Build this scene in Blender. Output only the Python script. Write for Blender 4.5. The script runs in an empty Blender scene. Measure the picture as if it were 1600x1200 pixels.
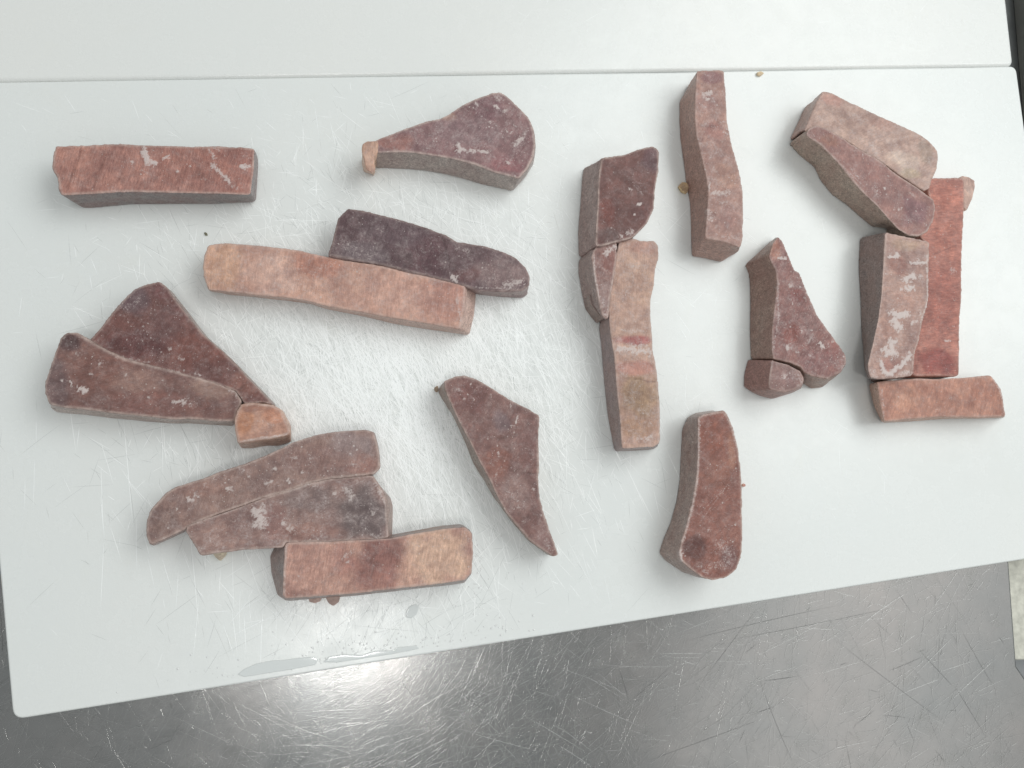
import bpy, bmesh, math, random
import numpy as np
from mathutils import Vector, Matrix, noise
random.seed(7); rng = np.random.default_rng(11)
scene = bpy.context.scene
C = scene.collection
MM = 0.001
BZ = 0.020                       # board top above the steel counter
CAM_H = 0.550                    # lens above the board top

# ------------------------------------------------------------------ camera
cam_d = bpy.data.cameras.new('camera'); cam = bpy.data.objects.new('camera', cam_d); C.objects.link(cam)
cam_d.sensor_width = 36.0; cam_d.lens = 27.0; cam_d.clip_start = 0.01; cam_d.clip_end = 50
cam.matrix_world = Matrix(((0.98382138, -0.02076028, -0.17794522, 0.0),
                           (0.0, 0.99326314, -0.1158807, 0.0),
                           (0.17915214, 0.11400591, 0.97719351, BZ + CAM_H),
                           (0, 0, 0, 1)))
scene.camera = cam

# ------------------------------------------------------------------ light
world = bpy.data.worlds.new('World'); scene.world = world; world.use_nodes = True
bg = world.node_tree.nodes['Background']
bg.inputs[0].default_value = (0.955, 1.0, 1.0, 1); bg.inputs[1].default_value = 0.41

def area(name, loc, target, sx, sy, power, col):
    d = bpy.data.lights.new(name, 'AREA'); d.shape = 'RECTANGLE'; d.size = sx; d.size_y = sy
    d.energy = power; d.color = col
    o = bpy.data.objects.new(name, d); C.objects.link(o); o.location = loc
    o.rotation_euler = (Vector(target) - Vector(loc)).to_track_quat('-Z', 'Y').to_euler()
    return o
# ceiling luminaire that mirrors in the front edge of the board and in the steel
area('ceiling_lamp_front', (-0.06, -0.37, 1.62), (-0.06, -0.33, 0), 0.18, 0.20, 3.1, (1.0, 0.985, 0.96))
# broad ceiling panel behind and to the right
area('ceiling_lamp_back', (1.25, 0.85, 1.70), (0.15, 0.1, 0), 1.7, 1.3, 26, (0.97, 1.0, 0.985))

# dim unseen panel, added to brighten the steel at the right
area('added_fill_right', (1.55, -0.62, 1.75), (0.38, -0.1, 0), 1.3, 1.0, 3.2, (1.0, 0.98, 0.95))
# ceiling panel straight above
area('ceiling_lamp_over', (-0.03, 0.20, 1.95), (-0.03, 0.20, 0), 0.5, 0.4, 2.0, (0.98, 1.0, 0.99))

scene.view_settings.view_transform = 'Standard'; scene.view_settings.look = 'None'
scene.view_settings.exposure = 0.0; scene.view_settings.gamma = 1.0
scene.render.engine = 'CYCLES'
scene.cycles.use_denoising = True
scene.cycles.use_adaptive_sampling = True; scene.cycles.adaptive_threshold = 0.02
scene.cycles.max_bounces = 6; scene.cycles.diffuse_bounces = 3; scene.cycles.glossy_bounces = 3
scene.cycles.sample_clamp_indirect = 4.0

# ------------------------------------------------------------------ helpers
def lin(c):
    return tuple(((v/255)/12.92 if v/255 <= 0.04045 else ((v/255+0.055)/1.055)**2.4) for v in c)
def tag(o, label=None, cat=None, group=None, kind=None):
    if label: o['label'] = label
    if cat: o['category'] = cat
    if group: o['group'] = group
    if kind: o['kind'] = kind
    return o
def link(name, me, mat=None, parent=None, smooth=True):
    o = bpy.data.objects.new(name, me); C.objects.link(o)
    if mat: me.materials.append(mat)
    if parent: o.parent = parent
    if smooth: me.polygons.foreach_set('use_smooth', [True]*len(me.polygons))
    return o
class NT:
    def __init__(s, name):
        s.m = bpy.data.materials.new(name); s.m.use_nodes = True; s.t = s.m.node_tree
        s.p = s.t.nodes['Principled BSDF']
    def n(s, typ, **k):
        x = s.t.nodes.new(typ)
        for a, v in k.items():
            if a.startswith('i_'): x.inputs[int(a[2:])].default_value = v
            else: setattr(x, a, v)
        return x
    def l(s, a, b): s.t.links.new(a, b)
    def attr(s, name): return s.n('ShaderNodeAttribute', attribute_name=name)
    def math(s, op, a, b=None, clamp=False):
        x = s.n('ShaderNodeMath', operation=op, use_clamp=clamp)
        for i, v in enumerate((a, b)):
            if v is None: continue
            if isinstance(v, (int, float)): x.inputs[i].default_value = v
            else: s.l(v, x.inputs[i])
        return x.outputs[0]
    def mix(s, f, a, b, blend='MIX'):
        x = s.n('ShaderNodeMix', data_type='RGBA', blend_type=blend)
        for i, v in ((0, f), (6, a), (7, b)):
            if isinstance(v, (int, float)): x.inputs[i].default_value = v
            elif isinstance(v, tuple): x.inputs[i].default_value = v if len(v) == 4 else v + (1,)
            else: s.l(v, x.inputs[i])
        return x.outputs[2]
    def noise(s, vec, scale, detail=3, rough=0.55, dist=0.0):
        x = s.n('ShaderNodeTexNoise'); x.inputs['Scale'].default_value = scale
        x.inputs['Detail'].default_value = detail; x.inputs['Roughness'].default_value = rough
        x.inputs['Distortion'].default_value = dist
        if vec is not None: s.l(vec, x.inputs['Vector'])
        return x.outputs['Fac']
    def mapr(s, v, a, b, c=0.0, d=1.0, smooth=False):
        x = s.n('ShaderNodeMapRange', interpolation_type='SMOOTHSTEP' if smooth else 'LINEAR')
        s.l(v, x.inputs[0])
        for i, k in enumerate((a, b, c, d)): x.inputs[i+1].default_value = k
        return x.outputs[0]
    def bump(s, h, strength, dist, normal=None):
        x = s.n('ShaderNodeBump'); x.inputs['Strength'].default_value = strength
        x.inputs['Distance'].default_value = dist; s.l(h, x.inputs['Height'])
        if normal is not None: s.l(normal, x.inputs['Normal'])
        return x.outputs[0]

# ------------------------------------------------------------------ surfaces
def board_material(name, tint):
    M = NT(name); tc = M.n('ShaderNodeTexCoord').outputs['Object']
    big = M.noise(tc, 9, 3); mid = M.noise(tc, 70, 4); fine = M.noise(tc, 900, 2)
    c = M.mix(M.mapr(big, .3, .7), tint, tuple(v*f for v, f in zip(tint, (.985, .995, 1.0))))
    stain = M.mapr(M.noise(tc, 26, 5, .6, .4), .62, .8, 0, .22)
    c = M.mix(stain, c, tuple(v*f for v, f in zip(tint, (.95, .93, .86))))
    M.l(c, M.p.inputs['Base Color'])
    M.l(M.mapr(mid, .3, .75, .20, .33), M.p.inputs['Roughness'])
    M.p.inputs['IOR'].default_value = 1.5
    pass
    n = M.bump(fine, .10, .0004); n = M.bump(M.noise(tc, 160, 3), .12, .0006, n)
    M.l(n, M.p.inputs['Normal'])
    return M.m
M_BOARD = board_material('white_polyethylene', (.775, .79, .775))
M_BOARD2 = board_material('white_polyethylene_old', (.785, .79, .77))

def simple(name, col, rough, metal=0.0, ior=1.5, var=0.0, scale=300):
    M = NT(name)
    if var:
        tc = M.n('ShaderNodeTexCoord').outputs['Object']
        f = M.mapr(M.noise(tc, scale, 4), .3, .7)
        M.l(M.mix(f, tuple(v*(1-var) for v in col), tuple(min(1, v*(1+var)) for v in col)), M.p.inputs['Base Color'])
        M.l(M.bump(M.noise(tc, scale*2, 3), .4, .0005), M.p.inputs['Normal'])
    else: M.p.inputs['Base Color'].default_value = col + (1,)
    M.p.inputs['Roughness'].default_value = rough; M.p.inputs['Metallic'].default_value = metal
    M.p.inputs['IOR'].default_value = ior
    return M.m

def steel_material():
    M = NT('scuffed_stainless_steel'); tc = M.n('ShaderNodeTexCoord').outputs['Object']
    big = M.noise(tc, 7, 4, .6); mid = M.noise(tc, 60, 5, .6)
    c = M.mix(M.mapr(big, .3, .7), (.30, .31, .31), (.385, .37, .36))
    c = M.mix(M.mapr(mid, .55, .8, 0, .35), c, (.28, .28, .27))
    pits = M.mapr(M.noise(tc, 320, 2), .73, .80, 0, .6)
    c = M.mix(pits, c, (.2, .19, .18))
    M.l(c, M.p.inputs['Base Color']); M.p.inputs['Metallic'].default_value = 1.0
    M.l(M.mapr(mid, .25, .75, .19, .30), M.p.inputs['Roughness'])
    nrm = None
    for ang, sc, st in ((.15, 1500, .05), (1.2, 1300, .05), (-.6, 1200, .04), (.75, 1400, .04)):
        mp = M.n('ShaderNodeMapping', vector_type='TEXTURE'); M.l(tc, mp.inputs[0])
        mp.inputs['Rotation'].default_value = (0, 0, ang); mp.inputs['Scale'].default_value = (120, 1, 1)
        nrm = M.bump(M.noise(mp.outputs[0], sc, 2), st, .0003, nrm)
    M.l(nrm, M.p.inputs['Normal'])
    return M.m
M_STEEL = steel_material()
M_SCR_W = simple('board_cut_burr', (.94, .955, .95), .12)
M_SCR_G = simple('grimy_cut', (.46, .48, .47), .4)
M_SCR_S = simple('steel_scratch', (.55, .55, .54), .22, 1.0)
M_SCR_D = simple('steel_scratch_dark', (.19, .19, .185), .45, .8)
M_WET = simple('wet_board_dark_reflection', (.69, .715, .71), .06, 0, 1.45)  # darker than the board: the dark ceiling it mirrors is put into the colour

def slab(name, outline, z0, z1, r, mat, **k):
    """closed slab with a rounded top edge; outline is a CCW list of xy in metres"""
    P = np.array(outline); n = len(P)
    e1 = P - np.roll(P, 1, 0); e2 = np.roll(P, -1, 0) - P
    nr = np.stack([e1[:, 1]+e2[:, 1], -(e1[:, 0]+e2[:, 0])], 1); nr /= np.linalg.norm(nr, axis=1)[:, None]
    rings = [(z0, 0)] + [(z1 - r + r*math.sin(a), r*(1-math.cos(a))) for a in np.linspace(0, math.pi/2, 6)]
    V = []; F = []
    for z, i in rings: V += [(x, y, z) for x, y in P - nr*i]
    for a in range(len(rings)-1):
        for b in range(n):
            c = (b+1) % n; F.append((a*n+b, a*n+c, (a+1)*n+c, (a+1)*n+b))
    F.append(tuple(range(n-1, -1, -1))); F.append(tuple((len(rings)-1)*n+b for b in range(n)))
    me = bpy.data.meshes.new(name); me.from_pydata(V, [], F)
    o = link(name, me, mat, smooth=True)
    sm = np.ones(len(me.polygons), bool); sm[-2:] = False
    me.polygons.foreach_set('use_smooth', sm)
    return o
def round_rect(c, rad, seg=6):
    out = []; n = len(c)
    for i in range(n):
        p0, p, p2 = (Vector(c[i-1]), Vector(c[i]), Vector(c[(i+1) % n]))
        a = p + (p0-p).normalized()*rad; b = p + (p2-p).normalized()*rad
        for t in np.linspace(0, 1, seg+1):
            out.append(tuple((1-t)**2*a + 2*t*(1-t)*p + t*t*b))
    return out

# cutting boards: the front one is 80 x 42 cm and lies skewed on the counter
BL, BR, TR, TL = (-.2176, -.1533), (.5772, -.0629), (.5520, .3570), (-.2810, .2620)
o = round_rect([BL, BR, TR, TL], .007)
back = []                                    # worn, slightly hollow back edge
for i, q in enumerate(o):
    back.append(q)
    if i == 20:
        a, b = Vector(o[20]), Vector(o[21])
        for t in np.linspace(0, 1, 26)[1:-1]:
            d = .0004*math.exp(-((t-.42)/.26)**2) + .0004*noise.noise(Vector((t*9, 0, 0)))
            p = a.lerp(b, t); back.append((p.x + d*.11, p.y - d))
front_board = slab('cutting_board', back, .0, BZ, .0015, M_BOARD)
tag(front_board, 'scratched white plastic cutting board carrying all the fish pieces', 'cutting board', 'white cutting boards')
U = Vector(TL) - Vector(TR); U.normalize(); W = Vector((-.0345, .999)); 
r0 = Vector((.5490, .3566)); l0 = r0 + U*.86
bb = slab('cutting_board', round_rect([tuple(l0), tuple(r0), tuple(r0+W*.4), tuple(l0+W*.4)], .006), 0, BZ+.0006, .0030, M_BOARD2)
tag(bb, 'plain white cutting board along the top edge, behind the one with fish', 'cutting board', 'white cutting boards')

# steel counter
cs = slab('steel_counter', [(-.75, -.60), (.560, -.60), (.537, -.172), (.527, -.158), (.527, .95), (-.75, .95)], -.035, 0, .002, M_STEEL)
tag(cs, kind='structure')
cs.location.z = -.0005
M_DARK = simple('dark_side_steel', (.27, .28, .285), .42, .9, var=.15, scale=40)
M_PALE = simple('pale_worn_strip', (.58, .57, .50), .6, 0, var=.2, scale=170)
sd = slab('side_counter', [(.5285, -.6), (.95, -.6), (.95, .95), (.5285, .95)], -.09, -.037, .003, M_DARK)
tag(sd, kind='structure')
ps = slab('worn_strip', [(.5305, -.155), (.62, -.158), (.62, -.02), (.5295, -.02)], -.0365, -.008, .003, M_PALE); ps.parent = sd
rl = slab('edge_rail', [(.612, .30), (.622, .30), (.622, .60), (.612, .60)], -.0365, -.010, .004, simple('rail_steel', (.55, .53, .48), .35, .9)); rl.parent = sd

# ------------------------------------------------------------------ knife cuts and scratches (fine raised burrs)
def scratch_mesh(name, items, mat, parent, z):
    """items: (x, y, angle, length, half width, height, bend)"""
    V = []; F = []
    for x, y, a, L, w, h, bend in items:
        k = 3 if L < .03 else 6
        base = len(V)
        for i in range(k+1):
            t = i/k - .5
            ang = a + bend*t
            px = x + math.cos(a + bend*t*.5)*L*t; py = y + math.sin(a + bend*t*.5)*L*t
            f = max(.12, 1-abs(2*t)**3)
            nx, ny = -math.sin(ang)*w*f, math.cos(ang)*w*f
            V += [(px+nx, py+ny, z), (px, py, z+h*f), (px-nx, py-ny, z)]
        for i in range(k):
            b = base+3*i
            F += [(b, b+3, b+4, b+1), (b+1, b+4, b+5, b+2)]
    me = bpy.data.meshes.new(name); me.from_pydata(V, [], F)
    me.update()
    o = link(name, me, mat, parent)
    # faces must look up
    bm = bmesh.new(); bm.from_mesh(me)
    for f in bm.faces:
        f.normal_update()
        if f.normal.z < 0: f.normal_flip()
    bm.to_mesh(me); bm.free()
    tag(o, kind='stuff'); return o
def inside_board(x, y, m=.004):
    P = [Vector(v) for v in (BL, BR, TR, TL)]; p = Vector((x, y))
    for i in range(4):
        e = P[(i+1) % 4]-P[i]; d = p-P[i]
        if (e.x*d.y-e.y*d.x)/e.length < m: return False
    return True
items = []
def add_cut(x, y, a, L, w, h, b=0.0):
    ends = [(x+s*math.cos(a)*L/2, y+s*math.sin(a)*L/2) for s in (-1, 1)]
    if all(inside_board(*e) for e in ends): items.append((x, y, a, L, w, h, b))
def cuts(n, cx, cy, sx, sy, amean, asd, lmin, lmax, w0, w1):
    for _ in range(n):
        x, y = random.gauss(cx, sx), random.gauss(cy, sy)
        a = random.gauss(amean, asd)
        L = lmin*(lmax/lmin)**(random.random()**1.7)
        w = random.uniform(w0, w1)*MM
        add_cut(x, y, a, L, w, w*random.uniform(.3, .8), random.gauss(0, .06))
D = math.radians
# main worked zone in the middle left
cuts(4300, .020, .080, .068, .062, D(118), .35, .006, .035, .10, .22)
cuts(2000, .040, .045, .062, .05, D(112), .25, .008, .05, .10, .22)
cuts(700, .0, .08, .075, .075, D(75), .5, .006, .03, .09, .20)
cuts(700, .03, .10, .08, .06, D(15), .5, .006, .04, .09, .18)
cuts(200, -.005, -.07, .045, .03, D(108), .3, .02, .07, .11, .22)      # long cuts near the front edge
cuts(150, .0, -.09, .04, .03, D(60), .7, .015, .05, .11, .21)
cuts(40, -.09, -.03, .05, .04, D(97), .12, .02, .09, .11, .22)
cuts(500, .02, .19, .11, .05, D(150), .35, .006, .03, .09, .20)
cuts(200, .16, .02, .16, .12, D(110), .6, .006, .03, .06, .13)
scratch_mesh('knife_cuts', items, M_SCR_W, front_board, BZ)
items = []
cuts(2200, .015, .065, .085, .075, D(116), .4, .006, .03, .05, .11)
cuts(900, .0, .05, .09, .09, D(30), .6, .006, .04, .05, .10)
cuts(160, .0, -.09, .045, .03, D(70), .6, .015, .06, .06, .12)
items = [(x, y, a, L, w, w*.12, b) for x, y, a, L, w, hh, b in items]
scratch_mesh('grimy_cuts', items, M_SCR_G, front_board, BZ)
items = []
for _ in range(160):
    x = random.gauss(.04, .18); y = random.uniform(.30, .46)
    if (Vector((x, y))-r0).dot(W) > .006 and x < .53: items.append((x, y, random.gauss(D(20), .6), random.uniform(.003, .02), .0001, .00004, 0))
scratch_mesh('knife_cuts', items, M_SCR_W, bb, BZ+.0006)
items = []
for _ in range(15000):
    x = random.gauss(.0, .14) if random.random() < .65 else random.uniform(-.26, .53)
    y = random.uniform(-.26, -.06) if random.random() < .9 else random.uniform(-.2, .3)
    fam = random.random()
    a = random.uniform(0, math.pi) if fam < .5 else random.gauss(D(25), .3) if fam < .8 else random.gauss(D(70), .2)
    L = .005*(14)**(random.random()**1.8); w = random.uniform(.02, .08)*MM
    if -.3 < x < .52: items.append((x, y, a, L, w, w*(.06+.5*random.random()**2.2), random.gauss(0, .10)))
scratch_mesh('surface_scratches', items, M_SCR_S, cs, .0003)
items = []
for _ in range(170):
    x = random.uniform(-.26, .52); y = random.uniform(-.26, -.06)
    L = .006*(9)**(random.random()**2); w = random.uniform(.04, .10)*MM
    items.append((x, y, random.choice((random.gauss(D(62), .25), random.gauss(D(125), .3), random.gauss(D(8), .25))), L, w, w*.12, random.gauss(0, .1)))
for x, y, a, L, b in ((.345, -.118, D(8), .15, .05), (.30, -.115, D(10), .14, -.06), (.41, -.165, D(-36), .12, .05), (.275, -.13, D(48), .07, 0), (.31, -.19, D(-68), .07, .1),
                      (.055, -.20, D(72), .10, -.1), (.49, -.15, D(-60), .06, .1), (.48, -.19, D(-58), .05, 0), (-.04, -.19, D(62), .10, .1), (.25, -.20, D(15), .10, 0)):
    items.append((x, y, a, L, .00008, .00001, b))
scratch_mesh('dark_scratches', items, M_SCR_D, cs, .0003)
# fine pits and specks of dirt on the counter

# traced outlines, mm on the board: (top x, top y, bottom x, bottom y)
PIECES = [
 dict(key='a', label='straight pinkish brown fish bar with dark grey front side, alone at top left', t=24, col=(164,117,106), side=(101,97,97), grain=80, out=[(-206.4,211.7,-206.4,211.7),(-190.4,213.6,-190.4,213.6),(-172.3,215.7,-172.3,215.7),(-146.1,217.1,-146.1,217.1),(-117.2,218.7,-117.2,218.7),(-94.6,220.1,-94.6,220.1),(-83.4,220.5,-84.2,221.4),(-83.9,204.2,-84.3,206.0),(-84.8,188.4,-85.1,191.7),(-104.6,187.9,-109.1,188.8),(-123.6,187.0,-128.9,187.2),(-144.5,186.1,-148.4,185.6),(-163.0,185.2,-166.6,184.5),(-175.8,183.5,-179.9,182.3),(-188.5,181.7,-188.8,180.7),(-200.9,180.0,-196.0,180.1),(-202.3,182.5,-206.8,186.2),(-203.9,191.9,-203.9,191.9),(-206.7,195.9,-206.7,195.9),(-207.3,203.6,-207.3,203.6)], frost=[([(-153.1,213.2),(-151.7,209.0),(-150.0,206.5),(-146.6,205.5)],3.78,1),([(-161.4,205.9),(-159.6,203.0)],2.78,0.6),([(-140.8,209.3),(-137.5,210.4)],2.52,0.7),([(-131.8,201.3),(-131.4,201.0)],1.77,0.8),([(-124.5,205.6),(-123.8,204.8)],1.51,0.6),([(-110.0,207.9),(-105.2,202.7),(-99.3,196.3)],3.28,0.7),([(-112.7,217.6),(-108.5,211.7)],2.02,0.6),([(-108.2,218.6),(-105.3,216.9)],1.77,0.6),([(-90.7,207.5),(-88.3,206.4),(-86.1,207.8)],2.27,1),([(-88.4,208.9),(-87.7,205.2)],1.51,0.9),([(-99.3,195.1),(-93.5,191.8)],2.52,0.5),([(-116.3,198.8),(-112.9,197.2)],2.52,0.35),([(-91.6,216.8),(-87.5,213.9)],2.52,0.4),([(-154.0,200.3),(-150.6,198.2)],2.02,0.4)], dark=[([(-192.3,210.2),(-195.7,196.1),(-198.8,185.7)],2.02,0.7),([(-179.0,202.1),(-181.8,193.5),(-182.9,186.2)],1.77,0.6),([(-166.4,197.0),(-169.2,189.6)],1.64,0.6),([(-155.0,197.8),(-158.3,188.5)],2.02,0.4),([(-121.0,202.8),(-116.4,199.4)],3.78,0.3)], tone=[(-192.7,198.7,25.2,25.2,(168,120,108),0.6),(-96.3,205.8,21.4,18.9,(150,100,90),0.6),(-127.9,208.4,27.8,15.1,(160,110,98),0.5)], veil=0.25, speck=0.25, rim=1, fib=0.6, gain=[1.04,1.02,0.99]),
 dict(key='b', label='fan shaped purple brown fish cut with a tan curled tip at top centre', t=24, col=(126,93,92), side=(133,124,119), grain=55, out=[(-3.3,231.6,-3.3,231.6),(5.6,236.4,5.6,236.4),(17.0,241.8,17.0,241.8),(30.3,248.0,30.3,248.0),(42.9,252.2,42.9,252.2),(49.7,256.3,49.7,256.3),(58.5,263.8,58.5,263.8),(70.3,270.1,70.3,270.1),(81.3,275.3,81.3,275.3),(87.3,276.5,87.3,276.5),(92.4,273.7,92.4,273.7),(100.5,266.0,100.5,266.0),(108.1,258.3,108.1,258.3),(111.6,249.2,117.0,257.3),(112.1,238.8,117.1,245.4),(110.6,229.4,115.4,233.3),(106.5,220.8,109.8,223.2),(100.6,212.7,100.3,212.1),(83.5,216.1,77.0,215.6),(68.6,221.1,61.6,219.3),(53.9,224.0,46.3,221.9),(39.3,225.4,32.2,223.5),(24.8,226.6,21.2,223.7),(10.6,225.9,9.3,223.2),(-2.2,224.2,-1.1,222.8)], frost=[([(57.2,233.9),(57.6,229.4)],3.51,0.9),([(58.7,231.0),(68.6,230.8),(78.5,230.0)],2.53,0.8),([(83.8,266.1),(84.3,265.6)],2.92,0.9),([(90.4,263.5),(91.4,263.1)],2.92,0.6),([(69.4,266.4),(69.9,265.9)],2.34,0.7),([(97.9,236.7),(103.5,243.3)],3.31,0.7),([(91.4,248.6),(92.4,247.6)],2.14,0.7),([(95.4,246.8),(95.9,247.4)],1.75,0.7),([(103.5,244.4),(107.6,250.9)],2.92,0.5),([(83.3,272.8),(87.3,271.6)],4.87,0.5),([(98.0,252.7),(98.5,252.5)],2.14,0.6),([(92.4,223.9),(93.4,222.9)],2.53,0.6),([(36.2,239.9),(43.0,242.5)],5.85,0.3),([(73.4,257.4),(73.9,257.4)],1.75,0.6),([(79.4,253.8),(79.8,253.4)],1.75,0.6)], dark=[([(73.3,265.7),(79.3,262.1)],4.87,0.5),([(86.4,261.6),(99.5,250.3)],3.9,0.35),([(57.5,261.2),(66.4,264.5)],2.92,0.4)], tone=[(10.5,231.7,17.5,6.8,(142,98,90),0.8),(78.3,263.0,12.7,8.8,(108,74,78),0.6),(93.4,221.9,13.6,6.8,(140,92,92),0.7),(49.7,255.3,5.8,3.9,(165,125,105),0.5),(63.5,245.2,24.4,11.7,(126,100,100),0.6)], veil=0.4, speck=0.9, rim=1.2, fib=0.35, gain=[1.19,1.22,1.21]),
 dict(key='c', label='long tan fish stick in the centre, lying against the dark purple slab', t=20, col=(176,134,118), side=(150,128,120), grain=85, out=[(-110.5,151.9,-110.5,151.9),(-102.7,153.7,-102.7,153.7),(-78.1,153.2,-78.1,153.2),(-51.5,151.5,-51.5,151.5),(-32.0,147.9,-32.0,147.9),(-18.3,145.9,-18.3,145.9),(4.7,142.8,4.7,142.8),(28.0,138.3,28.0,138.3),(46.9,134.6,46.9,134.6),(62.1,131.6,73.2,131.2),(61.4,117.6,71.7,115.7),(58.6,101.2,68.4,100.9),(36.3,104.7,37.7,104.2),(13.0,107.8,13.6,107.6),(-8.4,110.9,-7.1,111.8),(-32.6,114.7,-33.7,116.4),(-44.5,117.3,-44.6,119.6),(-57.8,119.1,-58.4,121.1),(-76.9,120.6,-78.2,122.7),(-98.5,121.7,-99.2,124.2),(-109.2,122.3,-112.6,126.5),(-112.4,131.3,-112.4,131.3),(-113.2,138.2,-113.2,138.2),(-112.4,146.0,-112.4,146.0)], frost=[([(-64.6,145.3),(-62.4,125.1)],9.63,0.3),([(-60.2,146.3),(-52.5,136.5)],6.42,0.3),([(56.5,125.5),(59.9,104.7)],2.25,0.5),([(-42.1,137.0),(-30.3,143.9)],4.82,0.35),([(-18.3,144.5),(-9.0,138.6)],4.82,0.3),([(-52.5,134.9),(-46.2,122.7)],3.21,0.35),([(28.4,116.3),(47.2,110.7)],4.82,0.25)], dark=[([(-45.4,146.3),(-39.2,138.7)],9.63,0.35),([(-21.1,138.0),(-26.9,128.3)],4.82,0.3),([(4.7,140.8),(12.5,138.0)],6.42,0.3)], tone=[(-104.9,138.6,16.1,19.3,(182,140,118),0.9),(-39.3,141.9,19.3,9.6,(172,118,100),0.7),(-70.1,134.1,19.3,16.1,(184,146,132),0.7),(47.1,121.9,25.7,17.7,(168,120,106),0.7),(12.8,123.7,32.1,16.1,(176,134,120),0.6)], veil=0.4, speck=0.35, rim=0.8, fib=0.35, gain=[1.21,1.23,1.21]),
 dict(key='d', label='dark purple fish slab with a rounded right end, behind the long tan stick', t=21, col=(98,72,76), side=(128,112,110), grain=70, out=[(-19.9,182.2,-19.9,182.2),(-9.9,181.5,-9.9,181.5),(11.8,177.7,11.8,177.7),(35.4,172.1,35.4,172.1),(48.1,167.9,48.1,167.9),(56.1,163.0,56.1,163.0),(75.4,161.2,75.4,161.2),(91.7,157.1,91.7,157.1),(99.8,153.4,99.8,153.4),(106.4,147.1,106.4,147.1),(108.9,140.7,108.9,140.7),(108.0,134.8,111.4,132.5),(103.1,130.9,108.0,130.1),(88.4,129.6,92.0,130.3),(72.3,128.9,76.9,131.4),(62.7,132.5,62.7,132.5),(46.8,136.3,46.8,136.3),(28.0,139.9,28.0,139.9),(4.6,144.7,4.6,144.7),(-18.3,147.7,-18.3,147.7),(-31.6,149.4,-31.6,149.4),(-29.2,157.9,-29.2,157.9),(-27.2,169.2,-27.2,169.2),(-25.8,175.7,-25.8,175.7)], frost=[([(53.1,138.1),(55.5,135.7)],4.17,0.8),([(91.7,134.1),(103.1,137.1)],4.17,0.6),([(-4.7,150.5),(-3.1,148.5)],6.42,0.4),([(-20.1,156.8),(-12.3,150.9)],9.63,0.3),([(57.7,158.6),(64.2,157.3)],3.53,0.4),([(1.1,169.3),(5.7,167.9)],4.17,0.3),([(80.3,144.2),(83.6,139.5)],9.63,0.3),([(69.1,131.5),(98.2,131.5)],1.61,0.5)], dark=[([(46.5,165.4),(49.8,154.1),(51.5,144.5)],1.44,0.7),([(55.5,146.3),(54.7,141.4)],3.21,0.6),([(21.6,149.4),(24.0,144.7)],5.78,0.5),([(-9.8,176.7),(11.9,171.5)],8.03,0.35)], tone=[(35.6,153.4,14.4,17.7,(92,60,66),0.8),(-9.3,152.6,17.7,9.6,(112,94,98),0.8),(88.4,143.0,22.5,12.8,(128,102,102),0.9),(64.3,140.2,9.6,6.4,(110,70,70),0.6),(11.9,168.3,25.7,12.8,(98,76,82),0.6)], veil=0.3, speck=0.4, rim=0.6, fib=0.35, gain=[0.93,0.93,0.88]),
 dict(key='e', label='triangular dark red fish steak at the left, behind the wider slab', t=23, col=(122,82,77), side=(120,105,100), grain=60, out=[(-140.1,124.7,-140.1,124.7),(-136.2,122.2,-136.2,122.2),(-129.2,113.1,-129.2,113.1),(-121.1,102.8,-121.1,102.8),(-111.8,91.4,-111.8,91.4),(-100.3,81.1,-100.3,81.1),(-88.8,70.3,-88.8,70.3),(-79.5,60.5,-79.5,60.5),(-71.4,51.9,-71.4,51.9),(-65.8,45.8,-65.8,45.8),(-71.2,47.2,-71.2,47.2),(-82.3,45.9,-82.3,45.9),(-87.2,52.8,-87.2,52.8),(-88.7,54.5,-88.7,54.5),(-99.4,58.5,-99.4,58.5),(-116.0,63.0,-116.0,63.0),(-132.4,67.0,-132.4,67.0),(-147.5,70.7,-147.5,70.7),(-157.2,73.3,-157.2,73.3),(-171.3,79.8,-171.3,79.8),(-178.9,85.1,-178.9,85.1),(-173.1,92.8,-173.1,92.8),(-166.3,103.4,-166.3,103.4),(-160.4,111.8,-160.4,111.8),(-154.4,119.1,-154.4,119.1),(-148.1,122.3,-148.1,122.3)], frost=[([(-134.6,68.0),(-123.7,65.4)],1.26,0.5),([(-156.2,73.8),(-143.3,71.8)],2.27,0.5),([(-130.9,80.8),(-130.4,80.5)],2.27,0.6),([(-124.1,74.6),(-123.7,74.4)],3.28,0.5),([(-94.3,68.2),(-93.9,67.8)],1.51,0.7),([(-114.9,64.4),(-110.5,63.6)],1.51,0.7),([(-88.6,63.8),(-84.0,61.6)],1.51,0.5),([(-151.8,112.2),(-158.0,107.2)],5.05,0.35)], dark=[([(-149.7,112.3),(-153.2,98.1)],7.57,0.35),([(-165.1,82.7),(-150.0,77.4)],6.31,0.35),([(-81.7,59.3),(-88.2,53.9)],0.76,0.7),([(-107.6,71.6),(-105.1,63.5)],3.78,0.2)], tone=[(-156.2,114.3,13.9,11.4,(122,98,102),0.8),(-139.2,118.6,7.6,6.3,(110,72,74),0.6),(-150.3,83.1,18.9,10.1,(106,66,66),0.7),(-111.4,82.0,20.2,12.6,(132,84,76),0.7),(-82.8,58.1,15.1,10.1,(145,100,90),0.8),(-133.9,98.8,11.4,15.1,(122,88,86),0.6)], veil=0.25, speck=0.6, rim=0.8, fib=0.35, gain=[0.86,0.82,0.78]),
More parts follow.
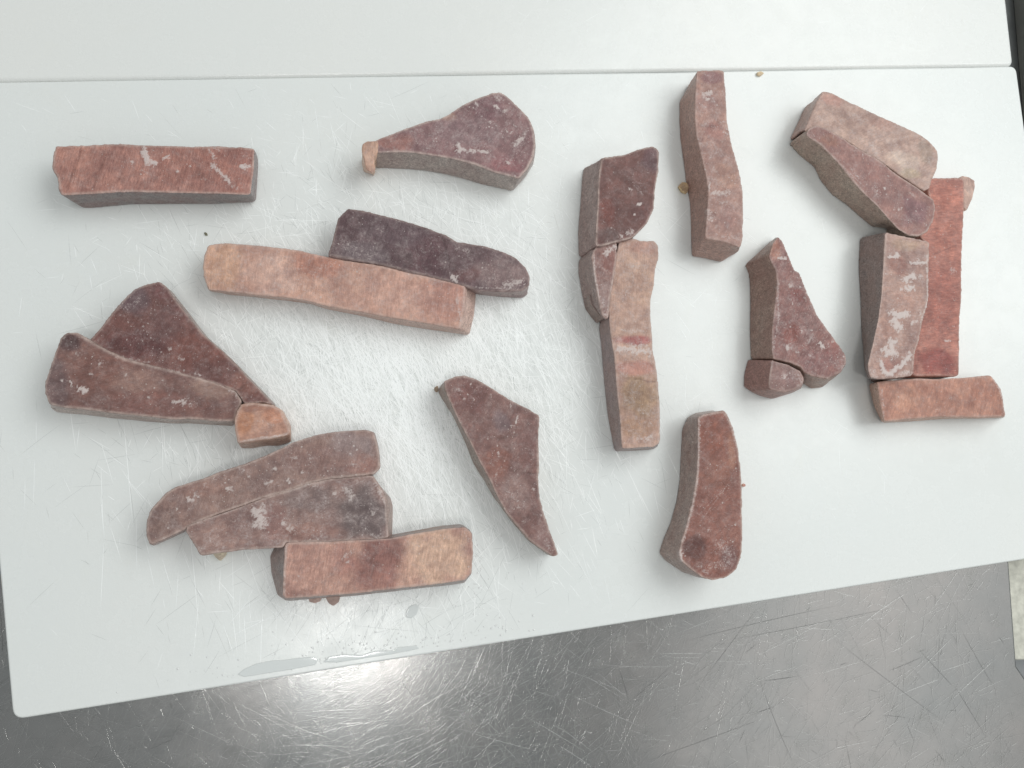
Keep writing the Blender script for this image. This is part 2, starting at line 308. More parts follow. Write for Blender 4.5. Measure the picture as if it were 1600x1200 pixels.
 dict(key='f', label='broad brown fish slab at the far left, in front of the triangular steak', t=24, col=(134,98,90), side=(140,128,122), grain=20, out=[(-192.3,88.5,-192.3,88.5),(-187.1,88.7,-187.1,88.7),(-181.7,85.4,-181.7,85.4),(-170.9,79.1,-170.9,79.1),(-158.0,72.6,-158.0,72.6),(-147.2,70.1,-147.2,70.1),(-132.1,66.4,-132.1,66.4),(-115.7,62.4,-115.7,62.4),(-99.2,57.7,-99.2,57.7),(-89.3,53.6,-89.3,53.6),(-85.3,47.3,-85.3,47.3),(-87.7,41.7,-87.7,41.7),(-89.1,34.7,-93.6,32.9),(-98.2,34.6,-102.5,33.2),(-116.7,36.1,-121.8,34.1),(-124.2,35.4,-130.8,34.0),(-141.3,36.9,-147.5,35.0),(-162.4,38.9,-169.6,36.8),(-178.0,40.9,-187.0,39.1),(-193.5,42.3,-204.2,40.5),(-199.7,43.9,-207.6,43.0),(-202.4,50.0,-202.4,50.0),(-203.0,55.5,-203.0,55.5),(-200.2,67.9,-200.2,67.9),(-197.7,77.0,-197.7,77.0),(-195.7,85.0,-195.7,85.0)], frost=[([(-188.9,58.1),(-187.7,56.4),(-188.0,54.9)],1.26,1),([(-182.9,52.6),(-179.3,52.6)],2.78,1),([(-180.9,53.7),(-180.7,50.9)],2.02,0.9),([(-121.5,46.9),(-121.1,46.3)],3.78,0.8),([(-126.8,46.2),(-124.7,46.0)],2.02,0.7),([(-116.5,44.7),(-116.2,44.2)],3.78,0.5),([(-141.9,49.4),(-141.5,49.0)],1.51,0.7),([(-156.4,62.7),(-155.9,62.4)],1.51,0.7),([(-194.0,58.8),(-193.7,58.6)],1.77,0.7),([(-171.4,69.8),(-170.5,70.9)],4.29,0.5),([(-186.3,75.6),(-185.3,75.3)],2.27,0.5),([(-179.4,63.0),(-176.2,62.9)],1.77,0.5),([(-93.5,54.3),(-88.0,53.2),(-88.8,46.3)],1.51,0.5),([(-185.1,55.9),(-183.9,52.5)],1.26,0.6),([(-137.9,44.3),(-137.4,43.8)],2.52,0.4)], dark=[([(-191.0,85.2),(-188.9,84.1)],8.83,0.5),([(-188.3,56.9),(-185.9,51.4)],5.05,0.3),([(-126.4,59.4),(-126.6,53.7)],1.77,0.4),([(-110.8,50.5),(-103.0,44.9)],7.57,0.25)], tone=[(-196.5,57.9,8.8,20.2,(120,96,94),0.8),(-172.1,63.0,22.7,15.1,(138,96,86),0.6),(-147.7,58.9,17.7,8.8,(152,118,108),0.8),(-103.4,55.3,16.4,7.6,(160,128,116),0.8),(-136.4,45.5,31.5,7.6,(138,94,86),0.6),(-189.9,82.9,7.6,6.3,(96,70,70),0.8)], veil=0.25, speck=0.6, rim=1.0, fib=0.35, gain=[0.88,0.86,0.84]),
 dict(key='g', label='small orange tan fish cube at the corner of the left slab', t=27, col=(178,136,118), side=(165,132,118), grain=15, out=[(-83.6,44.6,-83.6,44.6),(-76.2,45.3,-76.2,45.3),(-65.0,44.1,-65.0,44.1),(-60.5,41.8,-60.5,41.8),(-55.7,32.6,-55.7,32.6),(-53.3,26.8,-55.3,21.6),(-59.9,24.5,-62.8,19.3),(-66.5,23.3,-70.9,19.3),(-75.3,22.0,-80.1,17.5),(-84.5,20.3,-87.6,17.5),(-86.8,27.7,-86.8,27.7),(-87.5,34.5,-87.5,34.5),(-86.2,40.9,-86.2,40.9)], frost=[([(-83.5,20.8),(-66.6,23.8),(-54.4,25.7)],1.26,0.6),([(-67.1,39.4),(-60.2,33.7)],2.52,0.3),([(-75.8,34.7),(-62.4,31.4)],1.26,0.4)], dark=[([(-81.5,41.5),(-72.6,38.2)],2.52,0.4),([(-68.1,35.9),(-64.5,27.9)],1.51,0.5),([(-82.3,32.3),(-81.7,31.2)],3.78,0.3)], tone=[(-81.2,32.3,6.3,7.6,(170,120,94),0.8),(-64.8,38.3,7.6,5.0,(190,135,110),0.7),(-76.1,42.7,7.6,2.5,(156,112,96),0.7)], veil=0.25, speck=0.2, rim=1.3, fib=0.35, gain=[1.04,1.0,0.96]),
 dict(key='h', label='long brown fish strip, uppermost of the three stacked near bottom left', t=24, col=(138,105,98), side=(118,100,96), grain=75, out=[(-138.8,-31.4,-138.8,-31.4),(-137.2,-24.4,-137.2,-24.4),(-132.2,-18.1,-132.2,-18.1),(-128.4,-13.2,-128.4,-13.2),(-121.9,-8.9,-121.9,-8.9),(-107.1,-4.0,-107.1,-4.0),(-97.7,-0.4,-97.7,-0.4),(-81.3,5.4,-81.3,5.4),(-64.7,12.7,-64.7,12.7),(-50.7,20.2,-50.7,20.2),(-35.1,25.5,-35.1,25.5),(-19.1,27.9,-19.1,27.9),(-4.4,28.8,-4.4,28.8),(0.8,27.3,0.8,27.3),(3.2,19.0,3.2,19.0),(4.9,10.0,4.9,10.0),(5.0,3.3,5.0,3.3),(1.4,0.3,1.4,0.3),(-9.6,-0.9,-9.6,-0.9),(-27.1,-2.8,-27.1,-2.8),(-41.4,-6.0,-41.4,-6.0),(-55.4,-11.1,-55.4,-11.1),(-69.4,-15.3,-69.4,-15.3),(-83.1,-20.3,-83.1,-20.3),(-96.7,-25.2,-96.7,-25.2),(-110.0,-30.7,-110.0,-30.7),(-116.6,-34.8,-121.1,-37.8),(-125.8,-39.2,-131.4,-42.8),(-136.2,-43.9,-140.9,-47.1),(-138.4,-38.3,-138.4,-38.3)], frost=[([(-114.8,-16.1),(-112.7,-17.5)],3.21,0.8),([(-110.8,-14.0),(-109.4,-14.7)],2.89,0.7),([(-90.4,-9.8),(-89.0,-10.5)],3.21,0.8),([(-105.6,-7.6),(-104.9,-7.9)],3.21,0.5),([(-63.0,3.2),(-62.3,2.8)],2.57,0.7),([(-66.9,-6.2),(-64.1,-5.9)],2.89,0.7),([(-52.8,-4.8),(-52.5,-5.1)],3.21,0.8),([(-44.4,1.0),(-44.1,0.8)],2.25,0.6),([(-12.8,7.0),(-11.3,5.5)],3.21,0.5),([(-50.4,10.6),(-49.7,10.1)],2.89,0.6),([(-82.6,2.5),(-81.7,1.9)],3.21,0.5),([(-54.8,14.2),(-54.5,13.7)],2.25,0.6),([(-99.1,0.3),(-81.3,5.1),(-64.7,12.4)],1.61,0.3),([(-78.2,-1.9),(-77.4,-2.4)],2.57,0.5),([(-40.1,9.9),(-39.5,9.3)],2.25,0.5)], dark=[([(-126.6,-23.1),(-124.3,-28.0)],1.93,0.7),([(-123.9,-23.1),(-121.7,-27.3)],1.28,0.5),([(-86.1,-13.4),(-75.3,-6.2)],4.82,0.25),([(-30.1,2.5),(-28.6,-0.7)],1.28,0.5),([(-24.3,3.3),(-23.5,-0.1)],1.28,0.4)], tone=[(-13.0,18.9,17.7,9.6,(138,112,110),0.8),(-5.4,5.5,12.8,6.4,(146,100,92),0.6),(-111.0,-9.0,19.3,6.4,(138,100,92),0.6),(-34.6,9.9,28.9,9.6,(134,98,92),0.6),(-130.2,-31.5,9.6,12.8,(128,98,92),0.7)], veil=0.3, speck=0.7, rim=1.0, fib=0.35, gain=[1.08,1.18,1.13]),
 dict(key='i', label='grey brown fish slab, middle of the three stacked near bottom left', t=24, col=(142,111,104), side=(128,110,104), grain=20, out=[(-114.0,-33.0,-114.0,-33.0),(-96.6,-26.6,-96.6,-26.6),(-83.0,-21.7,-83.0,-21.7),(-69.3,-16.6,-69.3,-16.6),(-55.4,-12.4,-55.4,-12.4),(-41.3,-7.5,-41.3,-7.5),(-27.0,-4.1,-27.0,-4.1),(-9.6,-2.2,-9.6,-2.2),(0.7,-1.6,0.7,-1.6),(3.7,-6.4,3.7,-6.4),(8.3,-13.8,13.7,-17.6),(9.9,-21.2,15.0,-22.2),(10.1,-28.6,15.2,-33.1),(11.8,-41.9,14.8,-44.3),(3.0,-43.2,3.0,-43.2),(-26.0,-43.7,-26.0,-43.7),(-54.3,-43.7,-54.3,-43.7),(-55.6,-46.9,-55.6,-46.9),(-68.2,-47.6,-68.2,-47.6),(-82.0,-48.3,-82.0,-48.3),(-95.6,-49.5,-95.6,-49.5),(-105.1,-50.7,-105.1,-50.7),(-109.4,-43.7,-109.4,-43.7),(-114.9,-36.6,-114.9,-36.6)], frost=[([(-73.2,-24.9),(-70.3,-26.4),(-68.7,-32.2)],5.78,0.9),([(-69.2,-20.7),(-67.6,-26.4)],3.21,0.7),([(-74.3,-33.5),(-70.0,-34.7)],2.89,0.8),([(-56.2,-31.6),(-55.4,-32.3)],2.89,0.7),([(-51.8,-35.2),(-48.9,-36.7)],4.17,0.6),([(-16.7,-10.8),(-12.2,-15.2)],4.82,0.6),([(-42.8,-6.3),(-37.0,-7.8)],3.53,0.5),([(-23.9,-12.9),(-23.2,-13.7)],2.57,0.6),([(1.2,-25.6),(1.8,-26.2)],3.21,0.6),([(-102.7,-43.1),(-82.8,-27.7)],2.89,0.25),([(0.0,-40.3),(7.4,-42.6)],3.53,0.5),([(-12.5,-4.1),(-0.8,-3.4)],3.85,0.3),([(3.0,-6.4),(9.9,-21.2)],2.25,0.6)], dark=[([(-17.9,-21.0),(-0.3,-27.1)],12.84,0.25),([(-34.0,-13.6),(-26.8,-12.2)],6.42,0.2)], tone=[(-4.7,-25.5,19.3,17.7,(112,94,92),0.9),(-38.2,-16.5,19.3,9.6,(128,106,102),0.7),(-43.2,-38.2,24.1,6.4,(148,108,98),0.7),(-89.2,-39.0,19.3,9.6,(150,116,108),0.6),(-61.7,-32.2,9.6,12.8,(150,110,104),0.5)], veil=0.5, speck=0.6, rim=0.9, fib=0.35, gain=[1.0,1.02,0.99]),
 dict(key='j', label='pink to tan fish block with a dark grey left end, nearest the steel counter', t=25, col=(164,116,102), side=(112,103,101), grain=80, out=[(-53.1,-45.2,-53.1,-45.2),(-33.0,-45.1,-33.0,-45.1),(-11.5,-44.4,-11.5,-44.4),(11.8,-43.3,11.8,-43.3),(32.5,-39.9,32.5,-39.9),(50.4,-37.2,50.4,-37.2),(62.6,-36.3,62.6,-36.3),(67.2,-39.6,67.2,-39.6),(68.5,-51.6,68.5,-51.6),(67.3,-66.4,70.2,-69.8),(62.8,-70.7,65.8,-75.9),(47.8,-72.1,50.1,-77.4),(18.2,-74.7,19.1,-80.1),(-10.7,-77.5,-11.2,-82.9),(-32.1,-78.4,-33.5,-83.7),(-51.7,-79.5,-54.1,-84.5),(-53.9,-77.8,-60.3,-80.6),(-53.6,-63.7,-64.9,-66.5),(-53.3,-52.3,-66.0,-55.3),(-53.0,-46.3,-63.7,-50.5)], frost=[([(-17.0,-54.4),(-9.9,-50.2)],3.21,0.5),([(-14.8,-58.1),(-13.4,-57.4)],2.57,0.6),([(-45.1,-65.5),(-44.8,-65.8)],1.28,0.7),([(25.0,-42.0),(22.3,-56.6),(18.1,-68.2)],1.93,0.3),([(-53.4,-46.6),(-53.9,-63.6),(-53.1,-77.8)],1.61,0.5),([(62.6,-39.6),(67.2,-45.6)],2.57,0.4)], dark=[([(0.1,-46.0),(2.1,-70.7)],9.63,0.45),([(15.5,-44.8),(16.4,-56.5)],8.03,0.4),([(-14.9,-53.0),(-15.5,-57.3)],4.17,0.4),([(-23.9,-64.3),(-23.6,-65.8)],1.93,0.5)], tone=[(44.6,-54.1,24.1,20.9,(192,146,124),1),(6.2,-57.8,19.3,20.9,(142,92,82),0.9),(-18.4,-55.8,9.6,9.6,(150,98,88),0.5),(-39.8,-56.8,17.7,17.7,(172,122,108),0.6),(25.4,-65.4,8.0,14.4,(178,130,112),0.5)], veil=0.25, speck=0.3, rim=0.9, fib=0.55, gain=[1.22,1.41,1.43]),
 dict(key='k', label='blade shaped fish cut tapering to a point at lower right, alone at centre', t=23, col=(130,94,88), side=(120,108,100), grain=60, out=[(49.1,63.2,49.1,63.2),(56.4,66.5,56.4,66.5),(62.5,66.9,62.5,66.9),(71.2,64.3,71.2,64.3),(82.3,58.4,82.3,58.4),(94.8,50.6,94.8,50.6),(107.4,44.6,107.4,44.6),(115.0,40.3,115.0,40.3),(115.2,35.4,115.2,35.4),(114.2,20.6,114.2,20.6),(114.2,8.3,114.2,8.3),(114.1,-3.9,114.1,-3.9),(115.3,-17.2,115.3,-17.2),(118.4,-29.3,118.4,-29.3),(122.1,-40.2,122.1,-40.2),(125.8,-48.6,125.8,-48.6),(128.3,-55.9,128.3,-55.9),(125.1,-56.8,125.1,-56.8),(118.3,-52.1,122.2,-54.0),(109.6,-46.0,110.8,-46.1),(99.8,-35.1,101.6,-35.4),(92.4,-26.7,93.5,-24.3),(86.2,-15.9,86.4,-15.5),(81.3,-5.0,80.0,-4.2),(73.9,8.2,72.3,7.3),(66.5,22.7,65.2,24.6),(57.8,38.4,56.8,42.9),(52.2,50.5,48.1,56.1),(49.1,59.0,46.5,58.9)], frost=[([(99.8,40.1),(98.6,35.2)],1.26,0.8),([(94.8,33.3),(98.6,32.7)],1.01,0.7),([(62.0,51.9),(62.4,51.2)],1.77,0.6),([(68.8,51.4),(69.5,50.8)],1.77,0.6),([(56.4,57.9),(59.5,57.3)],2.02,0.5),([(86.2,14.3),(86.4,11.9)],1.77,0.6),([(89.9,8.9),(90.5,8.5)],1.51,0.6),([(111.0,-10.5),(111.2,-12.4)],2.02,0.6),([(119.6,-46.1),(124.5,-53.4)],3.28,0.4),([(92.4,-12.3),(102.3,-22.0)],6.31,0.35),([(94.8,49.3),(95.5,46.3)],1.51,0.5),([(85.0,1.0),(84.4,-5.0)],1.51,0.5)], dark=[([(107.3,0.4),(114.2,-0.5)],1.26,0.8),([(86.1,24.0),(98.6,26.6)],2.52,0.6),([(69.9,60.6),(65.2,38.5)],5.05,0.35),([(102.2,-31.6),(113.4,-28.1)],1.01,0.5),([(68.9,33.6),(69.1,33.0)],1.77,0.5)], tone=[(65.1,53.1,13.9,12.6,(118,76,72),0.7),(87.4,35.1,6.3,8.8,(132,108,108),0.8),(84.9,7.0,10.1,11.4,(146,98,86),0.8),(98.6,-12.3,12.6,15.1,(146,116,110),0.7),(107.3,20.5,7.6,18.9,(120,84,80),0.6),(119.6,-43.7,7.6,11.4,(140,108,104),0.7)], veil=0.3, speck=0.7, rim=1.0, fib=0.35, gain=[0.92,0.91,0.88]),
 dict(key='l', label='dark red wedge of fish with a grey left side, top of the centre column', t=30, col=(114,77,72), side=(128,112,108), grain=50, out=[(161.7,229.2,161.7,229.2),(177.2,233.0,177.2,233.0),(190.1,238.7,190.1,238.7),(201.8,242.2,201.8,242.2),(205.8,239.3,205.8,239.3),(205.1,224.2,205.1,224.2),(202.2,210.2,202.2,210.2),(200.7,194.1,200.7,194.1),(194.7,182.4,194.7,182.4),(185.3,172.8,185.3,172.8),(181.8,170.6,181.8,170.6),(171.6,167.5,171.6,167.5),(159.1,163.5,159.1,163.5),(156.5,163.9,151.7,163.7),(157.1,179.0,151.3,182.6),(158.5,195.9,153.3,206.3),(159.2,212.9,155.1,227.8),(161.7,228.4,156.6,233.9)], frost=[([(189.2,196.2),(190.1,196.8)],2.14,1),([(185.6,188.8),(185.8,188.6)],1.28,1),([(182.5,207.7),(183.1,207.2)],2.57,0.6),([(174.5,171.6),(175.0,171.3)],3.85,0.8),([(180.8,174.2),(183.1,174.9)],4.28,0.6),([(183.8,214.6),(192.8,205.0)],2.78,0.35),([(189.9,229.4),(190.1,229.1)],1.5,0.7),([(167.8,177.2),(168.0,177.0)],1.07,0.8),([(161.1,182.6),(161.6,182.1)],3.21,0.4),([(172.5,222.9),(190.7,211.7)],4.28,0.25),([(166.7,214.5),(168.9,211.3)],1.07,0.5)], dark=[([(171.3,220.6),(190.6,208.2)],6.42,0.35),([(164.9,176.1),(169.4,169.7)],7.49,0.3),([(201.6,235.5),(202.6,226.3)],5.35,0.35)], tone=[(165.1,189.6,7.5,10.7,(118,66,58),0.8),(190.3,191.1,9.6,8.6,(104,66,64),0.6),(199.2,230.7,7.5,9.6,(104,76,82),0.7),(166.0,171.7,8.6,6.4,(102,78,76),0.7),(188.5,220.7,12.8,6.4,(124,88,84),0.5)], veil=0.2, speck=0.35, rim=1.1, fib=0.35, gain=[0.9,0.8,0.75]),
 dict(key='m', label='small folded scrap of fish wedged between the dark red wedge and the brown stick', t=29, col=(140,104,97), side=(122,108,104), grain=100, out=[(157.4,162.3,157.4,162.3),(165.1,165.4,165.1,165.4),(172.0,166.8,172.0,166.8),(171.7,158.2,171.7,158.2),(169.7,146.0,169.7,146.0),(167.2,132.4,167.2,132.4),(165.0,118.9,165.0,118.9),(163.5,110.3,170.6,116.8),(161.0,112.8,163.5,124.3),(158.7,123.1,156.3,123.3),(156.6,134.9,153.3,137.2),(155.3,146.8,151.1,151.2),(153.8,155.0,151.7,159.9),(155.3,160.0,156.9,168.1)], frost=[([(163.5,157.8),(169.7,163.4)],4.36,0.8),([(157.3,149.9),(167.8,142.9)],3.49,0.4),([(161.4,123.2),(163.6,112.9)],3.49,0.5),([(155.1,158.8),(154.9,143.8),(158.5,126.1)],1.31,0.7)], dark=[([(158.1,157.5),(156.6,154.4)],2.32,0.6),([(160.1,138.1),(166.2,136.9)],2.91,0.4)], tone=[(166.4,153.4,5.8,8.7,(132,86,78),0.7),(163.0,126.3,5.8,13.1,(150,122,116),0.7)], veil=0.3, speck=0.4, rim=1.0, fib=0.35, gain=[0.97,0.96,0.94]),
 dict(key='n', label='long brown stick of fish, lower end of the centre column', t=26, col=(160,124,110), side=(113,101,101), grain=85, out=[(175.7,168.7,175.7,168.7),(184.7,171.1,184.7,171.1),(190.9,169.7,190.9,169.7),(201.9,170.3,201.9,170.3),(205.0,166.9,205.0,166.9),(204.8,157.7,204.8,157.7),(202.2,148.4,202.2,148.4),(201.2,137.7,201.2,137.7),(197.8,125.4,197.8,125.4),(197.5,111.8,197.5,111.8),(198.0,98.3,198.0,98.3),(198.5,86.4,198.5,86.4),(200.7,80.5,200.7,80.5),(201.9,65.8,201.9,65.8),(203.0,48.1,203.0,48.1),(203.3,26.2,203.3,26.2),(202.4,21.9,211.3,20.7),(198.6,19.5,207.6,18.7),(187.9,18.9,195.9,17.7),(175.4,17.9,177.9,16.7),(174.6,33.2,175.3,30.2),(173.3,47.6,172.7,45.3),(171.8,65.1,170.8,65.1),(170.9,82.7,169.3,83.4),(168.4,97.4,168.4,97.3),(167.2,109.2,167.3,108.1),(166.9,119.6,168.7,120.6),(169.0,136.2,169.0,136.2),(171.1,146.9,171.1,146.9),(173.3,159.1,173.3,159.1)], frost=[([(174.3,103.5),(183.4,102.3),(191.1,103.3)],3.2,0.5),([(174.0,90.2),(183.2,89.0),(197.0,87.9)],5.23,0.75),([(186.3,92.0),(194.0,91.5)],2.61,0.6),([(181.2,150.4),(190.6,150.9)],3.49,0.4),([(184.2,146.0),(185.7,140.0)],2.61,0.35),([(188.0,24.6),(197.2,26.2)],3.78,0.6),([(195.9,35.6),(197.4,34.9)],3.2,0.5),([(172.6,97.5),(174.1,91.6)],2.32,0.4),([(177.0,85.8),(187.7,86.1)],3.49,0.4)], dark=[([(179.0,68.2),(188.9,67.7),(196.5,65.6),(202.7,66.5)],0.87,0.9),([(178.8,142.0),(184.1,138.4)],1.45,0.6),([(179.9,164.1),(187.7,162.2)],1.74,0.5),([(199.9,151.3),(201.8,152.2)],1.16,0.6),([(185.7,59.5),(187.0,47.9)],8.72,0.25),([(179.3,41.9),(191.4,40.6)],3.78,0.3)], tone=[(183.3,95.6,16.0,4.1,(140,80,76),0.9),(188.6,55.2,17.4,17.4,(146,114,92),0.9),(186.7,33.3,14.5,7.3,(150,112,90),0.7),(186.0,75.7,14.5,5.8,(166,112,100),0.7),(188.7,137.1,16.0,17.4,(172,134,116),0.6),(192.4,166.3,13.1,5.8,(154,112,100),0.7)], veil=0.5, speck=0.45, rim=0.9, fib=0.35, gain=[1.29,1.37,1.35]),
 dict(key='o', label='bowed pinkish grey fish stick reaching up to the board seam', t=29, col=(146,110,104), side=(132,108,100), grain=60, out=[(239.2,306.0,246.6,311.2),(249.9,307.0,249.9,307.0),(260.4,308.1,260.4,308.1),(261.2,289.3,261.2,289.3),(261.2,268.9,261.2,268.9),(264.3,250.3,264.3,250.3),(269.5,229.1,269.5,229.1),(271.8,212.2,271.8,212.2),(271.9,196.5,271.9,196.5),(270.5,178.1,270.5,178.1),(268.0,168.9,282.3,175.7),(258.6,172.1,267.1,165.2),(250.0,173.7,252.7,167.6),(241.3,174.4,243.4,168.6),(241.8,179.3,243.2,176.8),(243.4,194.8,243.2,193.0),(245.3,209.0,242.7,212.1),(244.2,220.2,239.7,229.7),(241.1,235.6,237.9,247.5),(237.2,253.9,236.1,265.3),(236.6,268.2,235.8,280.4),(237.5,287.1,236.3,294.9)], frost=[([(243.4,286.9),(249.4,289.7)],3.38,0.7),([(246.2,284.3),(246.9,283.6)],2.6,0.9),([(250.7,284.7),(250.9,284.3)],1.82,0.9),([(248.2,209.1),(261.4,210.7)],3.9,0.6),([(243.4,194.8),(246.1,187.9)],4.68,0.6),([(245.6,217.5),(245.4,210.4)],1.3,0.8),([(256.0,266.3),(260.4,267.4)],2.08,0.5),([(250.9,202.3),(258.2,202.7)],3.12,0.4),([(254.4,175.8),(267.5,175.1)],3.9,0.4),([(241.2,262.9),(257.3,262.8)],2.08,0.3),([(258.7,258.5),(261.6,257.3)],1.82,0.6)], dark=[([(238.2,262.6),(245.5,261.8),(252.9,263.1)],1.82,0.5),([(247.7,193.6),(249.9,192.3)],1.82,0.6),([(246.7,253.2),(255.4,249.6)],2.6,0.4)], tone=[(249.7,301.4,10.4,5.2,(126,88,90),0.8),(251.2,256.5,7.8,10.4,(142,98,94),0.6),(259.0,224.1,10.4,11.7,(154,116,106),0.6),(260.8,191.6,7.8,10.4,(146,108,104),0.5),(246.1,280.7,7.8,7.8,(140,104,102),0.5)], veil=0.45, speck=0.7, rim=0.5, fib=0.35, gain=[1.28,1.31,1.19]),
 dict(key='p', label='mottled triangular fish cut with pointed top, right of the bowed stick', t=29, col=(144,104,99), side=(118,99,90), grain=60, out=[(299.8,178.0,314.4,186.8),(303.0,175.0,303.0,175.0),(307.2,165.3,307.2,165.3),(311.9,152.4,311.9,152.4),(315.8,150.7,315.8,150.7),(321.7,136.1,321.7,136.1),(328.8,119.1,328.8,119.1),(337.5,107.1,337.5,107.1),(346.2,96.3,346.2,96.3),(351.2,89.1,351.2,89.1),(350.9,83.0,369.5,85.0),(346.5,76.8,358.8,75.7),(335.6,71.7,348.6,67.9),(323.9,73.2,340.3,66.7),(317.7,75.5,334.0,70.1),(315.0,79.6,315.0,79.6),(306.1,83.0,306.1,83.0),(296.4,84.9,296.4,84.9),(293.0,85.3,289.5,89.5),(292.4,95.9,289.4,100.7),(293.6,109.3,289.5,114.7),(296.3,126.5,290.5,130.0),(298.9,141.3,290.7,145.5),(298.0,151.8,290.5,156.5),(292.6,162.6,287.6,164.1),(295.7,172.7,301.5,175.9)], frost=[([(299.8,161.8),(305.1,162.0)],2.06,1),([(330.4,97.7),(334.2,94.7)],2.98,0.95),([(304.6,94.1),(305.3,93.9)],3.9,0.8),([(316.3,106.4),(316.5,105.2)],1.61,0.9),([(311.0,90.4),(312.9,90.2)],1.61,0.9),([(324.3,107.9),(324.9,107.3)],1.83,0.7),([(322.0,88.3),(322.6,87.7)],3.44,0.5),([(308.7,141.1),(309.2,140.5)],2.98,0.7),([(300.4,72.1),(302.9,70.9)],5.73,0.4),([(319.8,96.8),(325.4,103.0)],3.44,0.5),([(341.1,99.9),(341.6,99.3)],2.75,0.5),([(309.5,128.2),(309.8,127.7)],1.61,0.7),([(298.2,141.3),(297.7,114.3),(292.9,92.3)],2.52,0.5),([(316.5,110.1),(317.7,108.9)],2.75,0.4),([(320.2,132.3),(320.7,129.9)],2.29,0.4)], dark=[([(276.5,149.5),(289.6,152.6),(299.4,153.4)],0.69,0.8),([(313.7,134.5),(318.8,131.1)],5.73,0.35),([(320.3,107.8),(322.9,107.2)],2.98,0.4)], tone=[(307.1,104.9,9.2,9.2,(142,86,78),0.8),(296.8,168.4,5.7,8.0,(166,116,100),0.8),(329.7,84.9,16.1,9.2,(140,98,96),0.6),(313.6,133.3,6.9,6.9,(140,84,80),0.7),(325.8,112.9,6.9,6.9,(150,118,114),0.6),(340.8,93.7,6.9,6.9,(150,96,90),0.6)], veil=0.4, speck=1, rim=0.6, fib=0.6, gain=[0.93,0.88,0.84]),
 dict(key='q', label='small frosted fish block tucked under the corner of the triangular cut', t=28, col=(140,108,102), side=(118,90,84), grain=40, out=[(291.8,83.5,286.8,88.0),(295.6,82.7,295.6,82.7),(305.2,80.5,305.2,80.5),(314.2,76.1,314.2,76.1),(316.9,71.4,316.9,71.4),(315.4,66.5,331.5,67.5),(309.6,62.8,323.4,63.6),(301.8,60.8,305.5,58.0),(295.3,61.1,294.8,60.5),(289.2,62.1,288.2,63.5),(288.5,65.9,282.4,67.2),(290.1,74.4,283.4,77.8)], frost=[([(275.4,74.0),(275.9,73.5)],2.98,0.8),([(301.0,72.2),(301.7,71.6)],4.13,0.6),([(273.1,81.1),(291.1,82.8)],2.29,0.3),([(312.7,73.7),(315.1,67.7)],2.29,0.5)], dark=[([(278.2,81.2),(275.1,66.9)],4.59,0.5),([(284.6,80.2),(285.3,65.9)],5.73,0.4)], tone=[(279.2,74.1,8.0,9.2,(116,84,78),0.8),(303.5,71.1,9.2,6.9,(148,114,110),0.6)], veil=0.5, speck=1, rim=0.8, fib=0.35, gain=[0.93,0.89,0.86]),
 dict(key='r', label='pale pinkish grey fish slab, uppermost piece at top right', t=26, col=(172,141,129), side=(136,116,110), grain=30, out=[(346.8,300.8,346.8,300.8),(353.3,300.2,353.3,300.2),(367.4,294.3,367.4,294.3),(386.7,287.3,386.7,287.3),(406.3,280.2,406.3,280.2),(419.4,275.0,419.4,275.0),(429.9,270.9,429.9,270.9),(439.0,264.7,439.0,264.7),(444.0,258.7,444.0,258.7),(444.1,251.2,444.1,251.2),(442.2,243.5,442.2,243.5),(437.6,235.7,437.6,235.7),(434.3,227.4,434.3,227.4),(430.1,225.0,430.1,225.0),(418.8,231.3,418.8,231.3),(408.1,237.6,408.1,237.6),(395.1,246.0,395.1,246.0),(379.7,253.5,379.7,253.5),(368.3,259.9,368.3,259.9),(356.9,266.2,356.9,266.2),(346.3,270.5,346.3,270.5),(336.6,271.7,336.6,271.7),(329.0,266.9,341.9,277.3),(331.1,270.7,331.1,270.7),(338.3,284.9,338.3,284.9),(342.6,294.0,342.6,294.0)], frost=[([(366.9,286.2),(380.9,278.7)],6.42,0.3),([(398.6,263.9),(419.0,269.3)],3.21,0.35),([(400.7,255.4),(423.9,242.2)],8.56,0.35),([(338.1,282.4),(350.5,272.4)],5.35,0.3),([(385.2,261.6),(389.9,252.1)],4.28,0.4)], dark=[([(347.5,288.2),(362.7,282.1),(368.6,270.2)],6.42,0.35),([(373.4,285.5),(391.7,282.1)],4.28,0.3),([(395.6,258.7),(406.5,263.3),(422.8,265.9)],2.78,0.3),([(432.1,264.1),(438.0,250.7)],5.35,0.25),([(394.2,257.3),(395.0,248.7)],1.71,0.3)], tone=[(353.0,294.9,9.6,6.4,(178,136,124),0.8),(359.9,278.1,12.8,8.6,(152,122,112),0.7),(413.6,248.9,15.0,8.6,(188,162,148),0.9),(433.1,257.9,6.4,9.6,(158,134,120),0.7),(399.4,277.7,12.8,5.4,(172,134,122),0.7),(418.2,238.0,10.7,4.3,(176,156,132),0.6)], veil=0.5, speck=0.2, rim=0.4, fib=0.35, gain=[1.14,1.14,1.11]),
